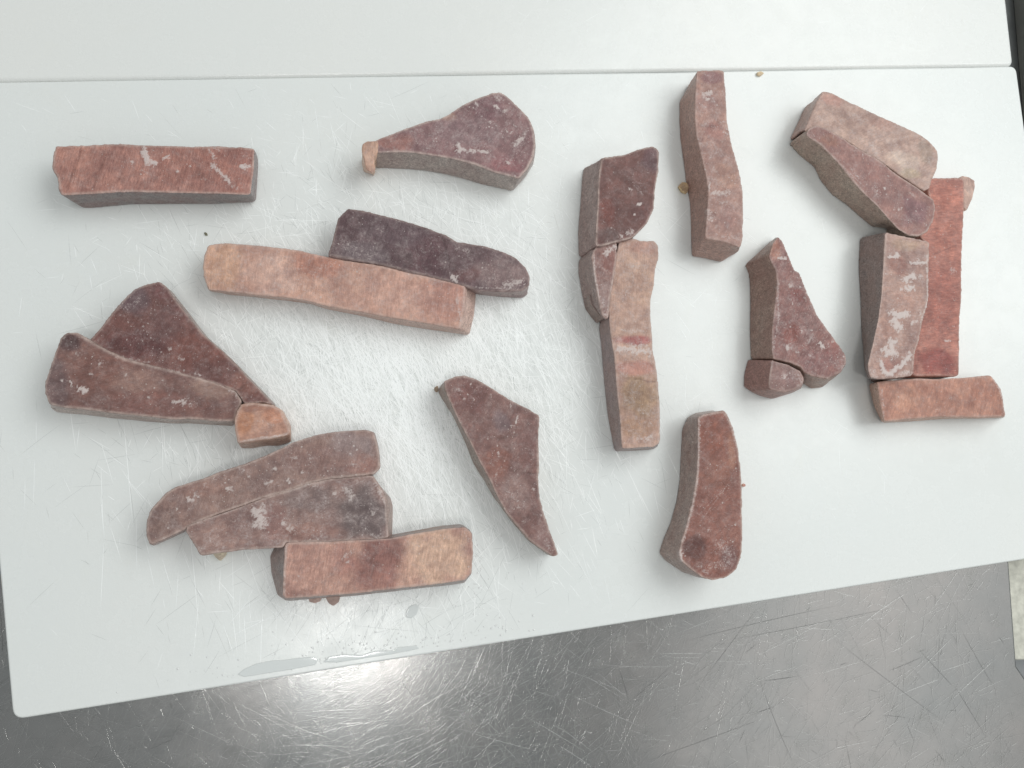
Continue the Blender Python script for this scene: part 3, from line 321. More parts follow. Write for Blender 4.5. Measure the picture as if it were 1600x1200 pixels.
 dict(key='s', label='reddish fish slice with a sloping grey left side, leaning on the pale slab at right', t=29, col=(150,107,101), side=(134,121,111), grain=70, out=[(330.0,266.6,330.0,266.6),(335.6,269.1,335.6,269.1),(343.2,267.9,343.2,267.9),(354.5,263.2,354.5,263.2),(365.8,256.8,365.8,256.8),(377.2,250.5,377.2,250.5),(392.4,243.1,392.4,243.1),(405.1,234.6,405.1,234.6),(416.6,228.0,416.6,228.0),(428.1,221.4,428.1,221.4),(435.8,216.5,435.8,216.5),(437.4,211.0,437.4,211.0),(434.6,199.8,434.6,199.8),(428.7,190.9,428.7,190.9),(421.7,186.9,421.7,186.9),(412.5,186.8,412.5,186.8),(403.6,191.3,416.7,202.0),(395.0,199.8,401.6,201.9),(386.4,209.0,389.8,210.6),(375.3,218.0,379.5,218.8),(365.5,228.2,366.4,226.8),(355.8,239.6,356.3,238.8),(347.3,247.5,351.5,249.9),(338.7,255.3,338.6,259.1),(330.0,259.7,333.0,265.0),(327.4,262.0,335.8,266.8)], frost=[([(392.5,223.4),(393.5,222.8)],1.71,1),([(394.2,219.2),(394.6,219.0)],1.28,0.8),([(386.0,223.5),(386.9,217.5)],5.35,0.4),([(404.6,206.5),(407.3,207.9)],2.14,0.7),([(396.5,233.8),(397.4,233.4)],2.14,0.6),([(429.0,195.8),(429.5,195.4)],1.5,0.7),([(363.5,237.8),(370.8,229.8)],1.5,0.5),([(355.8,239.6),(374.3,224.0)],1.07,0.5),([(374.6,250.8),(375.6,246.0)],1.28,0.6),([(331.6,265.7),(336.2,256.4)],1.07,0.4),([(416.1,220.7),(419.9,218.5)],2.78,0.5),([(415.9,198.7),(424.1,201.6)],4.28,0.3)], dark=[([(375.9,229.4),(376.3,229.0)],1.5,0.9),([(369.4,250.4),(377.0,247.3)],5.35,0.3),([(413.9,208.3),(418.4,196.4)],6.42,0.35),([(337.9,263.8),(349.1,257.4)],4.28,0.25)], tone=[(419.1,206.2,11.8,12.8,(132,92,94),0.9),(347.9,258.5,9.6,5.4,(160,112,98),0.7),(384.1,235.6,11.8,7.5,(150,104,98),0.6),(401.2,214.8,7.5,5.4,(156,114,108),0.5)], veil=0.3, speck=0.7, rim=1.1, fib=0.35, gain=[0.99,1.02,0.97]),
 dict(key='t', label='thick fish stick with white frost blotches and dark left side, at right', t=29, col=(162,130,120), side=(104,93,90), grain=0, out=[(392.6,186.7,389.9,191.7),(403.8,185.5,403.8,185.5),(418.2,184.0,418.2,184.0),(429.5,182.0,429.5,182.0),(428.5,168.2,428.5,168.2),(426.0,141.7,426.0,141.7),(423.7,130.4,423.7,130.4),(418.7,117.1,418.7,117.1),(414.7,104.1,414.7,104.1),(409.9,92.9,409.9,92.9),(406.2,74.9,406.2,74.9),(392.4,73.1,392.4,73.1),(378.4,72.1,395.2,75.3),(370.9,73.0,390.5,76.5),(369.4,80.9,388.2,83.5),(374.9,97.3,387.5,100.6),(381.2,117.6,386.7,115.9),(385.4,136.2,387.0,139.1),(388.9,160.6,387.1,166.4)], frost=[([(392.4,167.3),(399.6,168.2)],2.19,1),([(400.7,170.2),(401.0,168.3)],3.03,1),([(412.7,164.2),(426.2,164.9)],2.52,1),([(420.1,166.8),(421.8,162.2)],2.02,0.8),([(406.6,150.2),(414.0,153.3)],5.05,1),([(407.2,143.7),(412.9,143.9)],3.7,1),([(402.0,142.9),(402.6,142.5)],2.02,0.9),([(392.6,122.7),(399.6,121.1),(405.8,123.2)],4.71,1),([(395.1,114.5),(398.0,112.3)],7.06,1),([(395.4,120.0),(396.1,114.5)],4.37,0.9),([(409.4,115.9),(413.6,117.0)],3.03,0.8),([(389.2,101.4),(394.2,100.7)],4.04,1),([(385.7,93.1),(392.6,91.5)],6.39,1),([(390.1,99.6),(388.6,92.3)],5.05,0.9),([(380.2,84.8),(381.7,77.6),(386.5,75.0)],3.7,1),([(386.5,75.0),(397.0,81.6),(405.7,90.9)],4.04,0.95),([(396.6,76.1),(404.8,77.2)],3.7,0.6),([(420.1,152.7),(421.2,153.7)],3.7,0.7),([(427.7,172.0),(425.0,134.1),(417.7,117.1)],1.35,0.7),([(372.7,77.4),(374.5,73.8)],5.05,0.5),([(417.3,126.4),(418.1,122.7)],4.04,0.5)], dark=[([(405.9,170.8),(410.7,165.4)],4.37,0.5),([(392.1,162.6),(402.0,157.5)],6.06,0.3),([(391.2,85.1),(393.1,83.3)],5.05,0.5),([(416.1,184.6),(426.4,182.4)],3.36,0.3)], tone=[(407.4,178.5,15.1,5.0,(164,136,120),0.8),(408.5,133.5,13.5,10.1,(168,130,118),0.6),(400.1,161.1,10.1,8.4,(152,110,100),0.7),(388.9,81.4,10.1,6.7,(150,104,96),0.6),(386.7,108.7,8.4,10.1,(160,122,110),0.6)], veil=0.4, speck=0.5, rim=0.9, fib=0.35, gain=[1.08,1.04,1.0]),
 dict(key='u', label='flat pink fish strip running down the far right beside the frosted stick', t=15, col=(176,124,113), side=(160,118,108), grain=8, out=[(443.7,240.5,443.7,240.5),(461.2,241.3,461.2,241.3),(476.7,242.0,476.7,242.0),(475.5,218.2,475.5,218.2),(471.1,184.2,471.1,184.2),(466.5,139.0,466.5,139.0),(462.6,109.9,462.6,109.9),(459.8,78.5,459.8,78.5),(457.6,77.8,457.6,77.8),(419.3,77.3,419.3,77.3),(420.1,89.7,420.1,89.7),(422.7,106.8,422.7,106.8),(427.8,120.2,427.8,120.2),(432.0,133.7,432.0,133.7),(435.7,157.0,435.7,157.0),(437.8,186.3,437.8,186.3),(434.2,191.0,434.2,191.0),(439.7,198.2,439.7,198.2),(443.7,210.2,443.7,210.2),(444.9,220.2,444.9,220.2),(444.2,232.1,444.2,232.1)], frost=[([(461.1,164.4),(461.5,163.7)],4.37,0.6),([(450.1,105.3),(454.4,105.9)],2.02,0.7),([(458.5,118.0),(458.9,117.7)],1.51,0.7),([(446.3,170.1),(447.3,169.2)],4.37,0.35),([(454.7,211.9),(474.6,215.1)],1.35,0.3),([(445.5,174.0),(445.8,173.4)],1.68,0.5)], dark=[([(443.4,175.8),(454.5,180.3),(465.7,184.9)],0.84,0.6),([(425.9,106.9),(422.4,80.4)],3.36,0.6),([(444.9,196.5),(471.7,206.0)],2.35,0.2),([(441.3,145.7),(457.9,138.6)],3.36,0.2)], tone=[(458.0,227.1,15.1,13.5,(184,124,110),0.7),(449.3,138.3,15.1,26.9,(166,110,100),0.8),(441.4,88.4,16.8,11.8,(150,88,83),0.9),(455.3,191.2,13.5,16.8,(184,126,112),0.6)], veil=0.15, speck=0.4, rim=0.7, fib=0.6, gain=[0.98,0.84,0.77]),
 dict(key='v', label='short pinkish tan fish bar lying crosswise at the far right, lowest of its group', t=20, col=(176,129,115), side=(148,124,112), grain=70, out=[(383.7,69.7,392.0,71.2),(401.1,71.5,401.1,71.5),(417.6,73.0,417.6,73.0),(436.3,73.4,436.3,73.4),(457.4,75.0,457.4,75.0),(485.2,77.1,485.2,77.1),(488.1,72.8,488.1,72.8),(492.9,66.3,492.9,66.3),(495.9,45.7,514.1,46.6),(471.9,45.0,489.6,45.4),(434.2,44.5,450.4,44.5),(409.4,42.7,424.7,42.6),(387.9,40.3,400.8,41.0),(385.6,51.5,394.3,54.3),(383.8,67.8,391.1,69.3)], frost=[([(488.1,73.8),(492.8,65.4),(494.4,58.8)],2.02,0.6),([(427.4,51.8),(427.8,51.4)],1.35,0.7),([(417.5,72.2),(417.8,61.2)],1.68,0.25),([(386.5,66.1),(387.4,42.4)],1.51,0.5),([(400.5,62.7),(401.1,62.3)],1.35,0.4)], dark=[([(466.9,62.1),(467.9,47.2)],1.68,0.4),([(479.7,62.3),(477.7,51.0)],2.02,0.35),([(410.6,61.0),(415.8,46.5)],1.68,0.25),([(433.8,68.9),(434.9,54.1)],5.05,0.2)], tone=[(406.4,59.1,16.8,10.1,(182,136,120),0.6),(473.3,62.2,13.5,10.1,(170,120,106),0.7),(435.7,65.2,13.5,6.7,(168,118,104),0.5)], veil=0.25, speck=0.25, rim=0.8, fib=0.5, gain=[1.04,0.98,0.88]),
 dict(key='w', label='plump reddish fish fillet with pale left rim, alone at lower right', t=29, col=(148,101,90), side=(126,112,106), grain=45, out=[(232.3,39.7,236.0,42.0),(235.3,41.5,242.0,45.3),(245.6,43.7,257.9,47.9),(251.4,44.5,251.4,44.5),(254.4,40.6,254.4,40.6),(258.0,31.6,258.0,31.6),(261.4,19.6,261.4,19.6),(262.8,4.1,262.8,4.1),(263.1,-11.3,263.1,-11.3),(262.3,-27.8,262.3,-27.8),(261.9,-45.4,261.9,-45.4),(260.5,-58.2,260.5,-58.2),(257.0,-67.3,257.0,-67.3),(249.2,-72.9,249.2,-72.9),(239.2,-74.4,239.2,-74.4),(231.8,-72.7,240.7,-76.0),(223.3,-66.6,227.8,-71.6),(215.8,-60.2,215.4,-63.5),(214.7,-55.0,210.8,-58.5),(217.4,-45.9,214.4,-48.5),(221.3,-35.6,219.9,-37.6),(226.1,-20.5,224.9,-21.8),(229.7,-4.2,227.9,-6.9),(231.5,13.5,229.8,14.2),(232.0,31.3,231.6,33.9)], frost=[([(215.0,-53.9),(216.0,-60.2)],2.84,0.8),([(245.0,-50.9),(252.3,-58.0)],10.67,0.4),([(237.0,-65.8),(252.1,-62.6)],7.11,0.4),([(248.5,-20.7),(248.9,-21.0)],1.42,0.7),([(236.5,-39.8),(237.1,-40.2)],2.37,0.5),([(253.3,-47.6),(256.9,-51.1)],2.84,0.4),([(230.4,-34.5),(256.8,-3.0)],0.83,0.45),([(226.7,-32.2),(248.8,-11.3)],0.95,0.4),([(232.7,39.7),(231.2,13.5),(229.4,-4.2),(224.4,-27.5),(217.6,-47.1)],2.37,0.5),([(242.5,27.8),(242.8,27.5)],1.42,0.6),([(256.9,-36.0),(257.2,-36.5)],1.42,0.6),([(228.3,-64.4),(236.8,-71.5)],2.84,0.4),([(253.2,42.4),(258.0,32.8),(261.4,19.6)],3.08,0.35)], dark=[([(260.6,-3.9),(260.8,-4.2)],1.42,1),([(224.5,-22.3),(224.9,-22.6)],1.42,0.9),([(232.8,-38.0),(235.2,-40.4)],5.93,0.35),([(222.4,-54.0),(227.1,-62.1)],7.11,0.4),([(229.6,-20.6),(236.0,-15.9)],3.56,0.3),([(214.2,-36.7),(214.4,-37.0)],1.07,0.9),([(254.7,12.4),(255.0,11.9)],1.07,0.8)], tone=[(241.2,27.8,9.5,16.6,(150,95,80),0.8),(226.1,-52.9,9.5,9.5,(110,70,64),0.8),(253.1,-33.6,9.5,16.6,(150,106,96),0.7),(252.2,-59.2,8.3,9.5,(136,100,96),0.8),(245.4,1.7,13.0,13.0,(152,104,90),0.6),(257.4,16.0,3.6,14.2,(172,126,108),0.7)], veil=0.25, speck=0.6, rim=1.2, fib=0.35, gain=[0.82,0.74,0.69]),
]
PARTS = [
 dict(parent='b', name='curled_tip', t=26, z0=0, col=(198,160,140), out=[(-10.7,228.2,-10.7,228.2),(-7.5,230.4,-7.5,230.4),(-0.4,231.2,-0.4,231.2),(-0.6,224.2,-0.6,224.2),(-2.9,219.9,-2.9,219.9),(-2.6,214.9,-2.6,214.9),(-1.8,211.0,-1.3,219.3),(-3.7,208.9,-3.9,217.6),(-7.5,210.6,-7.8,218.8),(-9.5,218.4,-9.5,218.4),(-10.9,224.2,-10.9,224.2)]),
 dict(parent='u', name='fat_flap', t=12, z0=0, col=(196,164,150), out=[(476.5,244.4,476.5,244.4),(479.6,246.6,479.6,246.6),(486.2,245.9,486.2,245.9),(490.9,242.9,490.9,242.9),(490.7,238.1,490.7,238.1),(487.0,228.1,487.0,228.1),(480.6,216.6,480.6,216.6),(478.3,218.4,478.3,218.4),(480.2,242.8,480.2,242.8)]),
 dict(parent='m', name='folded_flap', t=18, z0=0, col=(132,114,108), out=[(155.0,130.0,155.0,130.0),(158.0,129.8,158.0,129.8),(162.5,123.5,162.5,123.5),(166.5,113.5,166.5,113.5),(165.0,112.5,165.0,112.5),(160.4,117.3,160.4,117.3),(156.3,123.2,156.3,123.2)]),
]
SCRAPS = [
 dict(name='fish_scrap', label='small pink shred poking out below the pink to tan block', cat='fish scrap', t=6, col=(178,152,142), out=[(-40.5,-81.0,-40.5,-81.0),(-31.0,-82.1,-31.0,-82.1),(-31.9,-85.3,-31.9,-85.3),(-35.3,-86.4,-35.3,-86.4),(-38.9,-85.4,-38.9,-85.4)]),
 dict(name='fish_scrap', label='tiny curled brown shred under the front edge of the pink to tan block', cat='fish scrap', t=5, col=(168,144,134), out=[(-28.9,-81.5,-28.9,-81.5),(-19.3,-82.6,-19.3,-82.6),(-19.9,-86.1,-19.9,-86.1),(-23.5,-88.4,-23.5,-88.4),(-26.5,-86.2,-26.5,-86.2)]),
 dict(name='fat_scrap', label='small cream coloured fat scrap below the middle slab near bottom left', cat='fat scrap', t=4, col=(206,196,172), out=[(-102.8,-51.5,-102.8,-51.5),(-93.6,-51.0,-93.6,-51.0),(-94.6,-54.4,-94.6,-54.4),(-97.3,-57.3,-97.3,-57.3),(-100.2,-55.0,-100.2,-55.0)]),
 dict(name='fat_crumb', label='small tan crumb beside the left side of the bowed stick', cat='crumb', t=4, col=(178,152,116), out=[(232.4,223.9,232.4,223.9),(235.4,227.1,235.4,227.1),(239.1,226.6,239.1,226.6),(240.5,223.0,240.5,223.0),(238.9,218.5,238.9,218.5),(235.2,219.7,235.2,219.7)]),
 dict(name='fish_crumb', label='tiny pink crumb right of the plump reddish fillet', cat='crumb', t=2, col=(190,140,125), out=[(278.0,-8.2,278.0,-8.2),(279.6,-7.5,279.6,-7.5),(280.9,-8.5,280.9,-8.5),(280.1,-9.9,280.1,-9.9),(278.2,-9.7,278.2,-9.7)]),
 dict(name='fish_crumb', label='tiny brown crumb at the upper left corner of the blade shaped cut', cat='crumb', t=3, col=(140,122,100), out=[(43.4,61.0,43.4,61.0),(45.3,62.3,45.3,62.3),(46.2,60.5,46.2,60.5),(45.2,57.9,45.2,57.9),(43.7,58.8,43.7,58.8)]),
 dict(name='herb_speck', label='dark green speck above the left end of the long tan stick', cat='speck', t=1, col=(96,96,70), out=[(-118.0,167.1,-118.0,167.1),(-116.5,166.9,-116.5,166.9),(-115.5,165.0,-115.5,165.0),(-116.7,164.6,-116.7,164.6),(-117.6,165.5,-117.6,165.5)]),
 dict(name='fish_crumb', label='tiny tan crumb on the seam between the boards right of the bowed stick', cat='crumb', t=2, col=(206,186,150), out=[(303.3,325.5,303.3,325.5),(306.7,326.9,306.7,326.9),(309.5,325.6,309.5,325.6),(306.5,323.1,306.5,323.1),(303.7,323.3,303.7,323.3)]),
]
FILMS = [([(-84.0,-131.7),(-79.8,-128.3),(-72.8,-125.4),(-62.9,-123.8),(-54.2,-123.6),(-45.6,-122.8),(-35.4,-122.3),(-32.4,-124.5),(-34.1,-127.6),(-42.5,-129.0),(-54.0,-130.5),(-68.3,-132.1),(-79.6,-133.4)],'flat wet patch along the front edge of the board, its dark reflection in the colour'),([(-29.4,-126.1),(-25.1,-122.6),(-16.2,-121.5),(-4.3,-122.7),(4.7,-120.4),(16.8,-120.3),(19.8,-118.5),(33.5,-117.5),(35.1,-119.9),(16.8,-122.8),(-4.2,-125.1),(-20.5,-126.8)],'wet gleaming patch at the front edge beside the lamp reflection'),([(25.5,-95.8),(27.7,-91.3),(32.3,-89.7),(34.7,-91.5),(33.2,-96.8),(29.4,-99.2),(26.3,-98.8)],'single rounded water drop below the pink to tan block')]

# ------------------------------------------------------------------ fish
def fish_material(d):
    M = NT('frozen_fish_' + d['key']); off = M.n('ShaderNodeTexCoord').outputs['Object']
    mp0 = M.n('ShaderNodeMapping'); M.l(off, mp0.inputs[0])
    mp0.inputs['Location'].default_value = (ord(d['key'][0])*.37, ord(d['key'][0])*.11, 0)
    tc = mp0.outputs[0]
    base = M.attr('base').outputs['Color']; frost = M.attr('frost').outputs['Fac']; dark = M.attr('dark').outputs['Fac']
    side = M.attr('side').outputs['Fac']; rim = M.attr('rim').outputs['Fac']
    big = M.noise(tc, 55, 4, .6, .3); mid = M.noise(tc, 240, 5, .65); fine = M.noise(tc, 1100, 3, .6)
    mp = M.n('ShaderNodeMapping', vector_type='TEXTURE'); M.l(tc, mp.inputs[0])
    mp.inputs['Rotation'].default_value = (0, 0, math.radians(d['grain'])); mp.inputs['Scale'].default_value = (5.5, 1, 1)
    fib = M.noise(mp.outputs[0], 900, 4, .65, .25)
    # flesh: pigment mottling, muscle fibres
    c = M.mix(M.mapr(big, .36, .64, 0, .9), base, M.mix(1.0, base, (.70, .67, .70), 'MULTIPLY'))
    c = M.mix(M.mapr(mid, .44, .66, 0, .9), c, M.mix(1.0, c, (1.35, 1.38, 1.36), 'MULTIPLY'))
    c = M.mix(M.mapr(fib, .36, .55, .85*d.get('fib', .55), 0), c, M.mix(1.0, c, (.64, .62, .62), 'MULTIPLY'))
    c = M.mix(M.mapr(fib, .53, .66, 0, .65*d.get('fib', .55)), c, M.mix(1.0, c, (1.42, 1.45, 1.42), 'MULTIPLY'))
    c = M.mix(M.math('MULTIPLY', dark, .75), c, M.mix(1.0, c, (.50, .45, .45), 'MULTIPLY'))
    blot = M.noise(tc, 95, 6, .68, .6)
    c = M.mix(M.mapr(blot, .34, .50, .45, 0), c, M.mix(1.0, c, (.66, .60, .62), 'MULTIPLY'))
    c = M.mix(M.mapr(blot, .50, .66, 0, .35), c, M.mix(1.0, c, (1.35, 1.32, 1.28), 'MULTIPLY'))
    # dull freezer bloom, rim bloom, specks and blotches of frost
    pale = (.53, .445, .43)
    c = M.mix(.03, c, (.42, .38, .37))
    veil = M.math('MULTIPLY', M.mapr(M.noise(tc, 130, 6, .72, .5), .44, .66), 1.05*d['veil'])
    veil = M.math('MULTIPLY', veil, M.mapr(M.noise(tc, 620, 4, .7), .40, .62, .15, 1.25))
    c = M.mix(veil, c, pale)
    rimf = M.math('MULTIPLY', rim, M.mapr(mid, .35, .62, .35, 1.0), True)
    c = M.mix(M.math('MULTIPLY', rimf, .8*d['rim'], True), c, (.60, .48, .43))
    def specks(scale, thr, gate_scale, g0):
        v = M.n('ShaderNodeTexVoronoi', feature='F1'); v.inputs['Scale'].default_value = scale; v.inputs['Randomness'].default_value = 1.0
        dn = M.n('ShaderNodeVectorMath', operation='ADD'); nz = M.n('ShaderNodeTexNoise'); nz.inputs['Scale'].default_value = scale*2.2
        M.l(tc, nz.inputs['Vector']); sc = M.n('ShaderNodeVectorMath', operation='SCALE'); M.l(nz.outputs['Color'], sc.inputs[0]); sc.inputs['Scale'].default_value = .55/scale
        M.l(tc, dn.inputs[0]); M.l(sc.outputs[0], dn.inputs[1]); M.l(dn.outputs[0], v.inputs['Vector'])
        sp = M.n('ShaderNodeSeparateColor'); M.l(v.outputs['Color'], sp.inputs[0])
        sel = M.math('GREATER_THAN', sp.outputs[0], 1-.42*d['speck'])
        size = M.math('MULTIPLY', sp.outputs[1], thr)
        s = M.math('MULTIPLY', M.math('LESS_THAN', v.outputs['Distance'], size), sel)
        return M.math('MULTIPLY', s, M.mapr(M.noise(tc, gate_scale, 3), g0, g0+.18))
    s = M.math('MAXIMUM', specks(420, .30, 60, .42), M.math('MULTIPLY', specks(900, .36, 90, .40), .8))
    c = M.mix(M.math('MULTIPLY', s, .62), c, (.66, .58, .55))
    gran = M.mapr(M.noise(tc, 750, 4, .7), .30, .68)
    fr = M.mapr(M.math('SUBTRACT', M.math('MULTIPLY', frost, 1.35), gran), -.15, .42, 0, 1)
    c = M.mix(M.math('MULTIPLY', fr, M.mapr(frost, .1, .95, .45, .85)), c, (.64, .555, .53))
    # cut sides: greyer, granular rime
    sc_ = tuple(v*1.85 for v in lin(d['side']))  # side colour raised to stand in for light the sides miss
    gr = M.noise(tc, 800, 4, .75)
    sidec = M.mix(M.mapr(mid, .3, .7), tuple(v*.55 for v in sc_), tuple(v*1.1 for v in sc_))
    sidec = M.mix(M.mapr(gr, .47, .66, 0, .75), sidec, tuple(min(1, v*1.9) for v in sc_))
    sidec = M.mix(M.math('MULTIPLY', fr, .6), sidec, (.6, .54, .52))
    sidec = M.mix(M.mapr(big, .35, .65, .03, .34), sidec, M.mix(1.0, base, (.92, .88, .86), 'MULTIPLY'))
    c = M.mix(M.mapr(side, .25, .85), c, sidec)
    M.l(c, M.p.inputs['Base Color'])
    M.l(M.math('ADD', M.mapr(big, .3, .7, .24, .46), M.math('MULTIPLY', fr, .1)), M.p.inputs['Roughness'])
    M.p.inputs['IOR'].default_value = 1.40
    M.p.inputs['Subsurface Weight'].default_value = 0.0
    h = M.math('ADD', M.math('ADD', M.math('MULTIPLY', fine, .6), M.math('MULTIPLY', fib, .3+d.get('fib', .55))), M.math('MULTIPLY', s, .35))
    h = M.math('ADD', h, M.math('MULTIPLY', gr, .35))
    M.l(M.bump(h, .6, .0009), M.p.inputs['Normal'])
    return M.m

def resample(out, step):
    """dense paired outline with slightly eased corners (Chaikin), mm"""
    P = np.array(out, float)
    Q = []
    n = len(P)
    for i in range(n):
        a, b = P[i], P[(i+1) % n]
        Q += [a*.95+b*.05, a*.05+b*.95]
    P = np.array(Q); R = []
    for i in range(len(P)):
        a, b = P[i], P[(i+1) % len(P)]
        k = max(1, int(np.linalg.norm(b[:2]-a[:2])/step))
        for j in range(k): R.append(a+(b-a)*j/k)
    return np.array(R)
def seg_dist(P, a, b):
    ab = b-a; L = max(1e-9, ab.dot(ab)); t = np.clip(((P-a)@ab)/L, 0, 1)
    return np.linalg.norm(P-(a+t[:, None]*ab), axis=1)
def poly_dist(P, pts):
    pts = [np.array(p, float) for p in pts]
    if len(pts) == 1: return np.linalg.norm(P-pts[0], axis=1)
    return np.min([seg_dist(P, pts[i], pts[i+1]) for i in range(len(pts)-1)], axis=0)
def inside(P, poly):
    x, y = P[:, 0], P[:, 1]; r = np.zeros(len(P), bool); n = len(poly)
    for i in range(n):
        (x1, y1), (x2, y2) = poly[i], poly[(i+1) % n]
        c = ((y1 > y) != (y2 > y)); xx = (x2-x1)*(y-y1)/((y2-y1) if y2 != y1 else 1e-9)+x1
        r ^= c & (x < xx)
    return r
tmp_dg = bpy.context.evaluated_depsgraph_get
def blob(name, out, t, z0, seed, voxel, rough=.8, grow=.75, smooth_it=1):
    """solid cut from paired top/bottom outlines, remeshed to an even fine grid, eased and roughened. mm in, metres out (local to base centre)"""
    R = resample(out, 3.0); cen = R[:, 2:].mean(0)
    area2 = np.sum(R[:, 0]*np.roll(R[:, 1], -1)-np.roll(R[:, 0], -1)*R[:, 1])
    if area2 < 0: R = R[::-1]
    n = len(R)
    for s_ in (slice(0, 2), slice(2, 4)):           # make up for what the easing takes off
        e = np.roll(R[:, s_], -1, 0)-np.roll(R[:, s_], 1, 0); e = np.column_stack([e[:, 1], -e[:, 0]])
        R[:, s_] += grow*e/np.linalg.norm(e, axis=1).clip(1e-6)[:, None]
    rings = []
    for k, f in enumerate((0.0, .08, .3, .55, .8, 1.0)):
        xy = R[:, 2:]*(1-f)+R[:, :2]*f
        if k == 0:
            xy = xy + (cen-xy)/np.linalg.norm(cen-xy, axis=1)[:, None]*min(.8, t*.1)
        z = np.full(n, z0+(t-z0)*f)
        rings.append(np.column_stack([xy-cen, z]))
    V = np.vstack(rings)*MM
    F = []
    for a in range(len(rings)-1):
        for b in range(n):
            c = (b+1) % n; F.append((a*n+b, a*n+c, (a+1)*n+c, (a+1)*n+b))
    F.append(tuple(range(n-1, -1, -1))); F.append(tuple((len(rings)-1)*n+b for b in range(n)))
    me = bpy.data.meshes.new('tmp'); me.from_pydata(V.tolist(), [], F)
    bm = bmesh.new(); bm.from_mesh(me); bmesh.ops.triangulate(bm, faces=[f for f in bm.faces if len(f.verts) > 4]); bm.to_mesh(me); bm.free()
    ob = bpy.data.objects.new('tmp', me); C.objects.link(ob)
    m = ob.modifiers.new('r', 'REMESH'); m.mode = 'VOXEL'; m.voxel_size = voxel*MM
    ev = ob.evaluated_get(tmp_dg()); res = bpy.data.meshes.new_from_object(ev)
    bpy.data.objects.remove(ob); bpy.data.meshes.remove(me)
    res.name = name
    nv = len(res.vertices); co = np.empty(nv*3, np.float32); res.vertices.foreach_get('co', co); co = co.reshape(-1, 3).astype(float)
    ed = np.empty(len(res.edges)*2, np.int32); res.edges.foreach_get('vertices', ed); ed = ed.reshape(-1, 2)
    deg = np.bincount(ed.ravel(), minlength=nv)[:, None].clip(1)
    def lap(a):
        s = np.zeros_like(a)
        for k in range(a.shape[1]):
            s[:, k] = np.bincount(ed[:, 0], a[ed[:, 1], k], nv)+np.bincount(ed[:, 1], a[ed[:, 0], k], nv)
        return s/deg
    for _ in range(smooth_it): co += (.4 if smooth_it == 1 else .6)*(lap(co)-co)
    res.vertices.foreach_set('co', co.astype(np.float32).ravel()); res.update()
    nr = np.empty(nv*3, np.float32); res.vertex_normals.foreach_get('vector', nr); nr = nr.reshape(-1, 3).astype(float)
    ns = nr.copy()
    for _ in range(2): ns = lap(ns)
    upn = ns[:, 2]/np.linalg.norm(ns, axis=1).clip(1e-6)
    topz = co[:, 2] > (z0+(t-z0)*.55)*MM
    side = 1-np.clip((upn-.45)/.4, 0, 1); side[~topz & (side < 1)] = 1
    # uneven saw and knife faces
    N = noise.noise; s = seed*13.7
    dis = np.empty(nv)
    c3 = co/MM
    for i in range(nv):
        x, y, z = c3[i]
        dis[i] = 1.0*N((x*.035+s, y*.035, z*.06)) + .32*N((x*.14, y*.14+s, z*.2)) + .15*N((x*.42+s, y*.42, z*.5+s))
    ga = seed*2.399; ext = max(20., np.ptp(c3[:, :2], axis=0).max())   # cut faces are never quite level
    co[:, 2] += (c3[:, 0]*math.cos(ga)+c3[:, 1]*math.sin(ga))/ext*np.clip(c3[:, 2]/t, 0, 1)*min(2.2, t*.09)*MM
    low = np.clip(c3[:, 2]/max(3., t*.2), 0, 1)           # keep the resting face flat
    co += nr*(dis*low*rough*MM)[:, None]
    # edges stay a touch ragged
    return res, co, nr, side, cen, R
def finish(res, co):
    res.vertices.foreach_set('co', co.astype(np.float32).ravel()); res.update()
def put(res, name, arr, color=False):
    if color:
        a = res.attributes.new(name, 'FLOAT_COLOR', 'POINT'); a.data.foreach_set('color', np.column_stack([arr, np.ones(len(arr))]).astype(np.float32).ravel())
    else:
        a = res.attributes.new(name, 'FLOAT', 'POINT'); a.data.foreach_set('value', arr.astype(np.float32))
ALB = 1.05
def pigment(d, P):
    base = np.tile(np.array(lin(d['col'])), (len(P), 1))
    for x, y, rx, ry, col, w in d.get('tone', []):
        wob = np.array([noise.noise((px*.09, py*.09, 3.1)) for px, py in P])*.45
        r = np.sqrt(((P[:, 0]-x)/rx)**2+((P[:, 1]-y)/ry)**2)+wob
        f = np.clip((1.2-r)/.6, 0, 1)[:, None]; f = min(1, w*1.15)*f*f*(3-2*f)
        base = base*(1-f)+np.array(lin(col))*f
    return np.clip(base*ALB*np.array(d.get('gain', (1, 1, 1)))*np.array((.99, 1.02, 1.05)), 0, .9)
def mark_field(L, P, wob, sharp):
    out = np.zeros(len(P))
    for pts, w, s in L:
        d = poly_dist(P, pts)
        r = d/(max(w, .9)*.5)+wob
        out = np.maximum(out, s*np.clip((1.0+sharp-r)/sharp/2, 0, 1))
    return out
GROUP = 'frozen fish pieces on the board'
pieces = {}
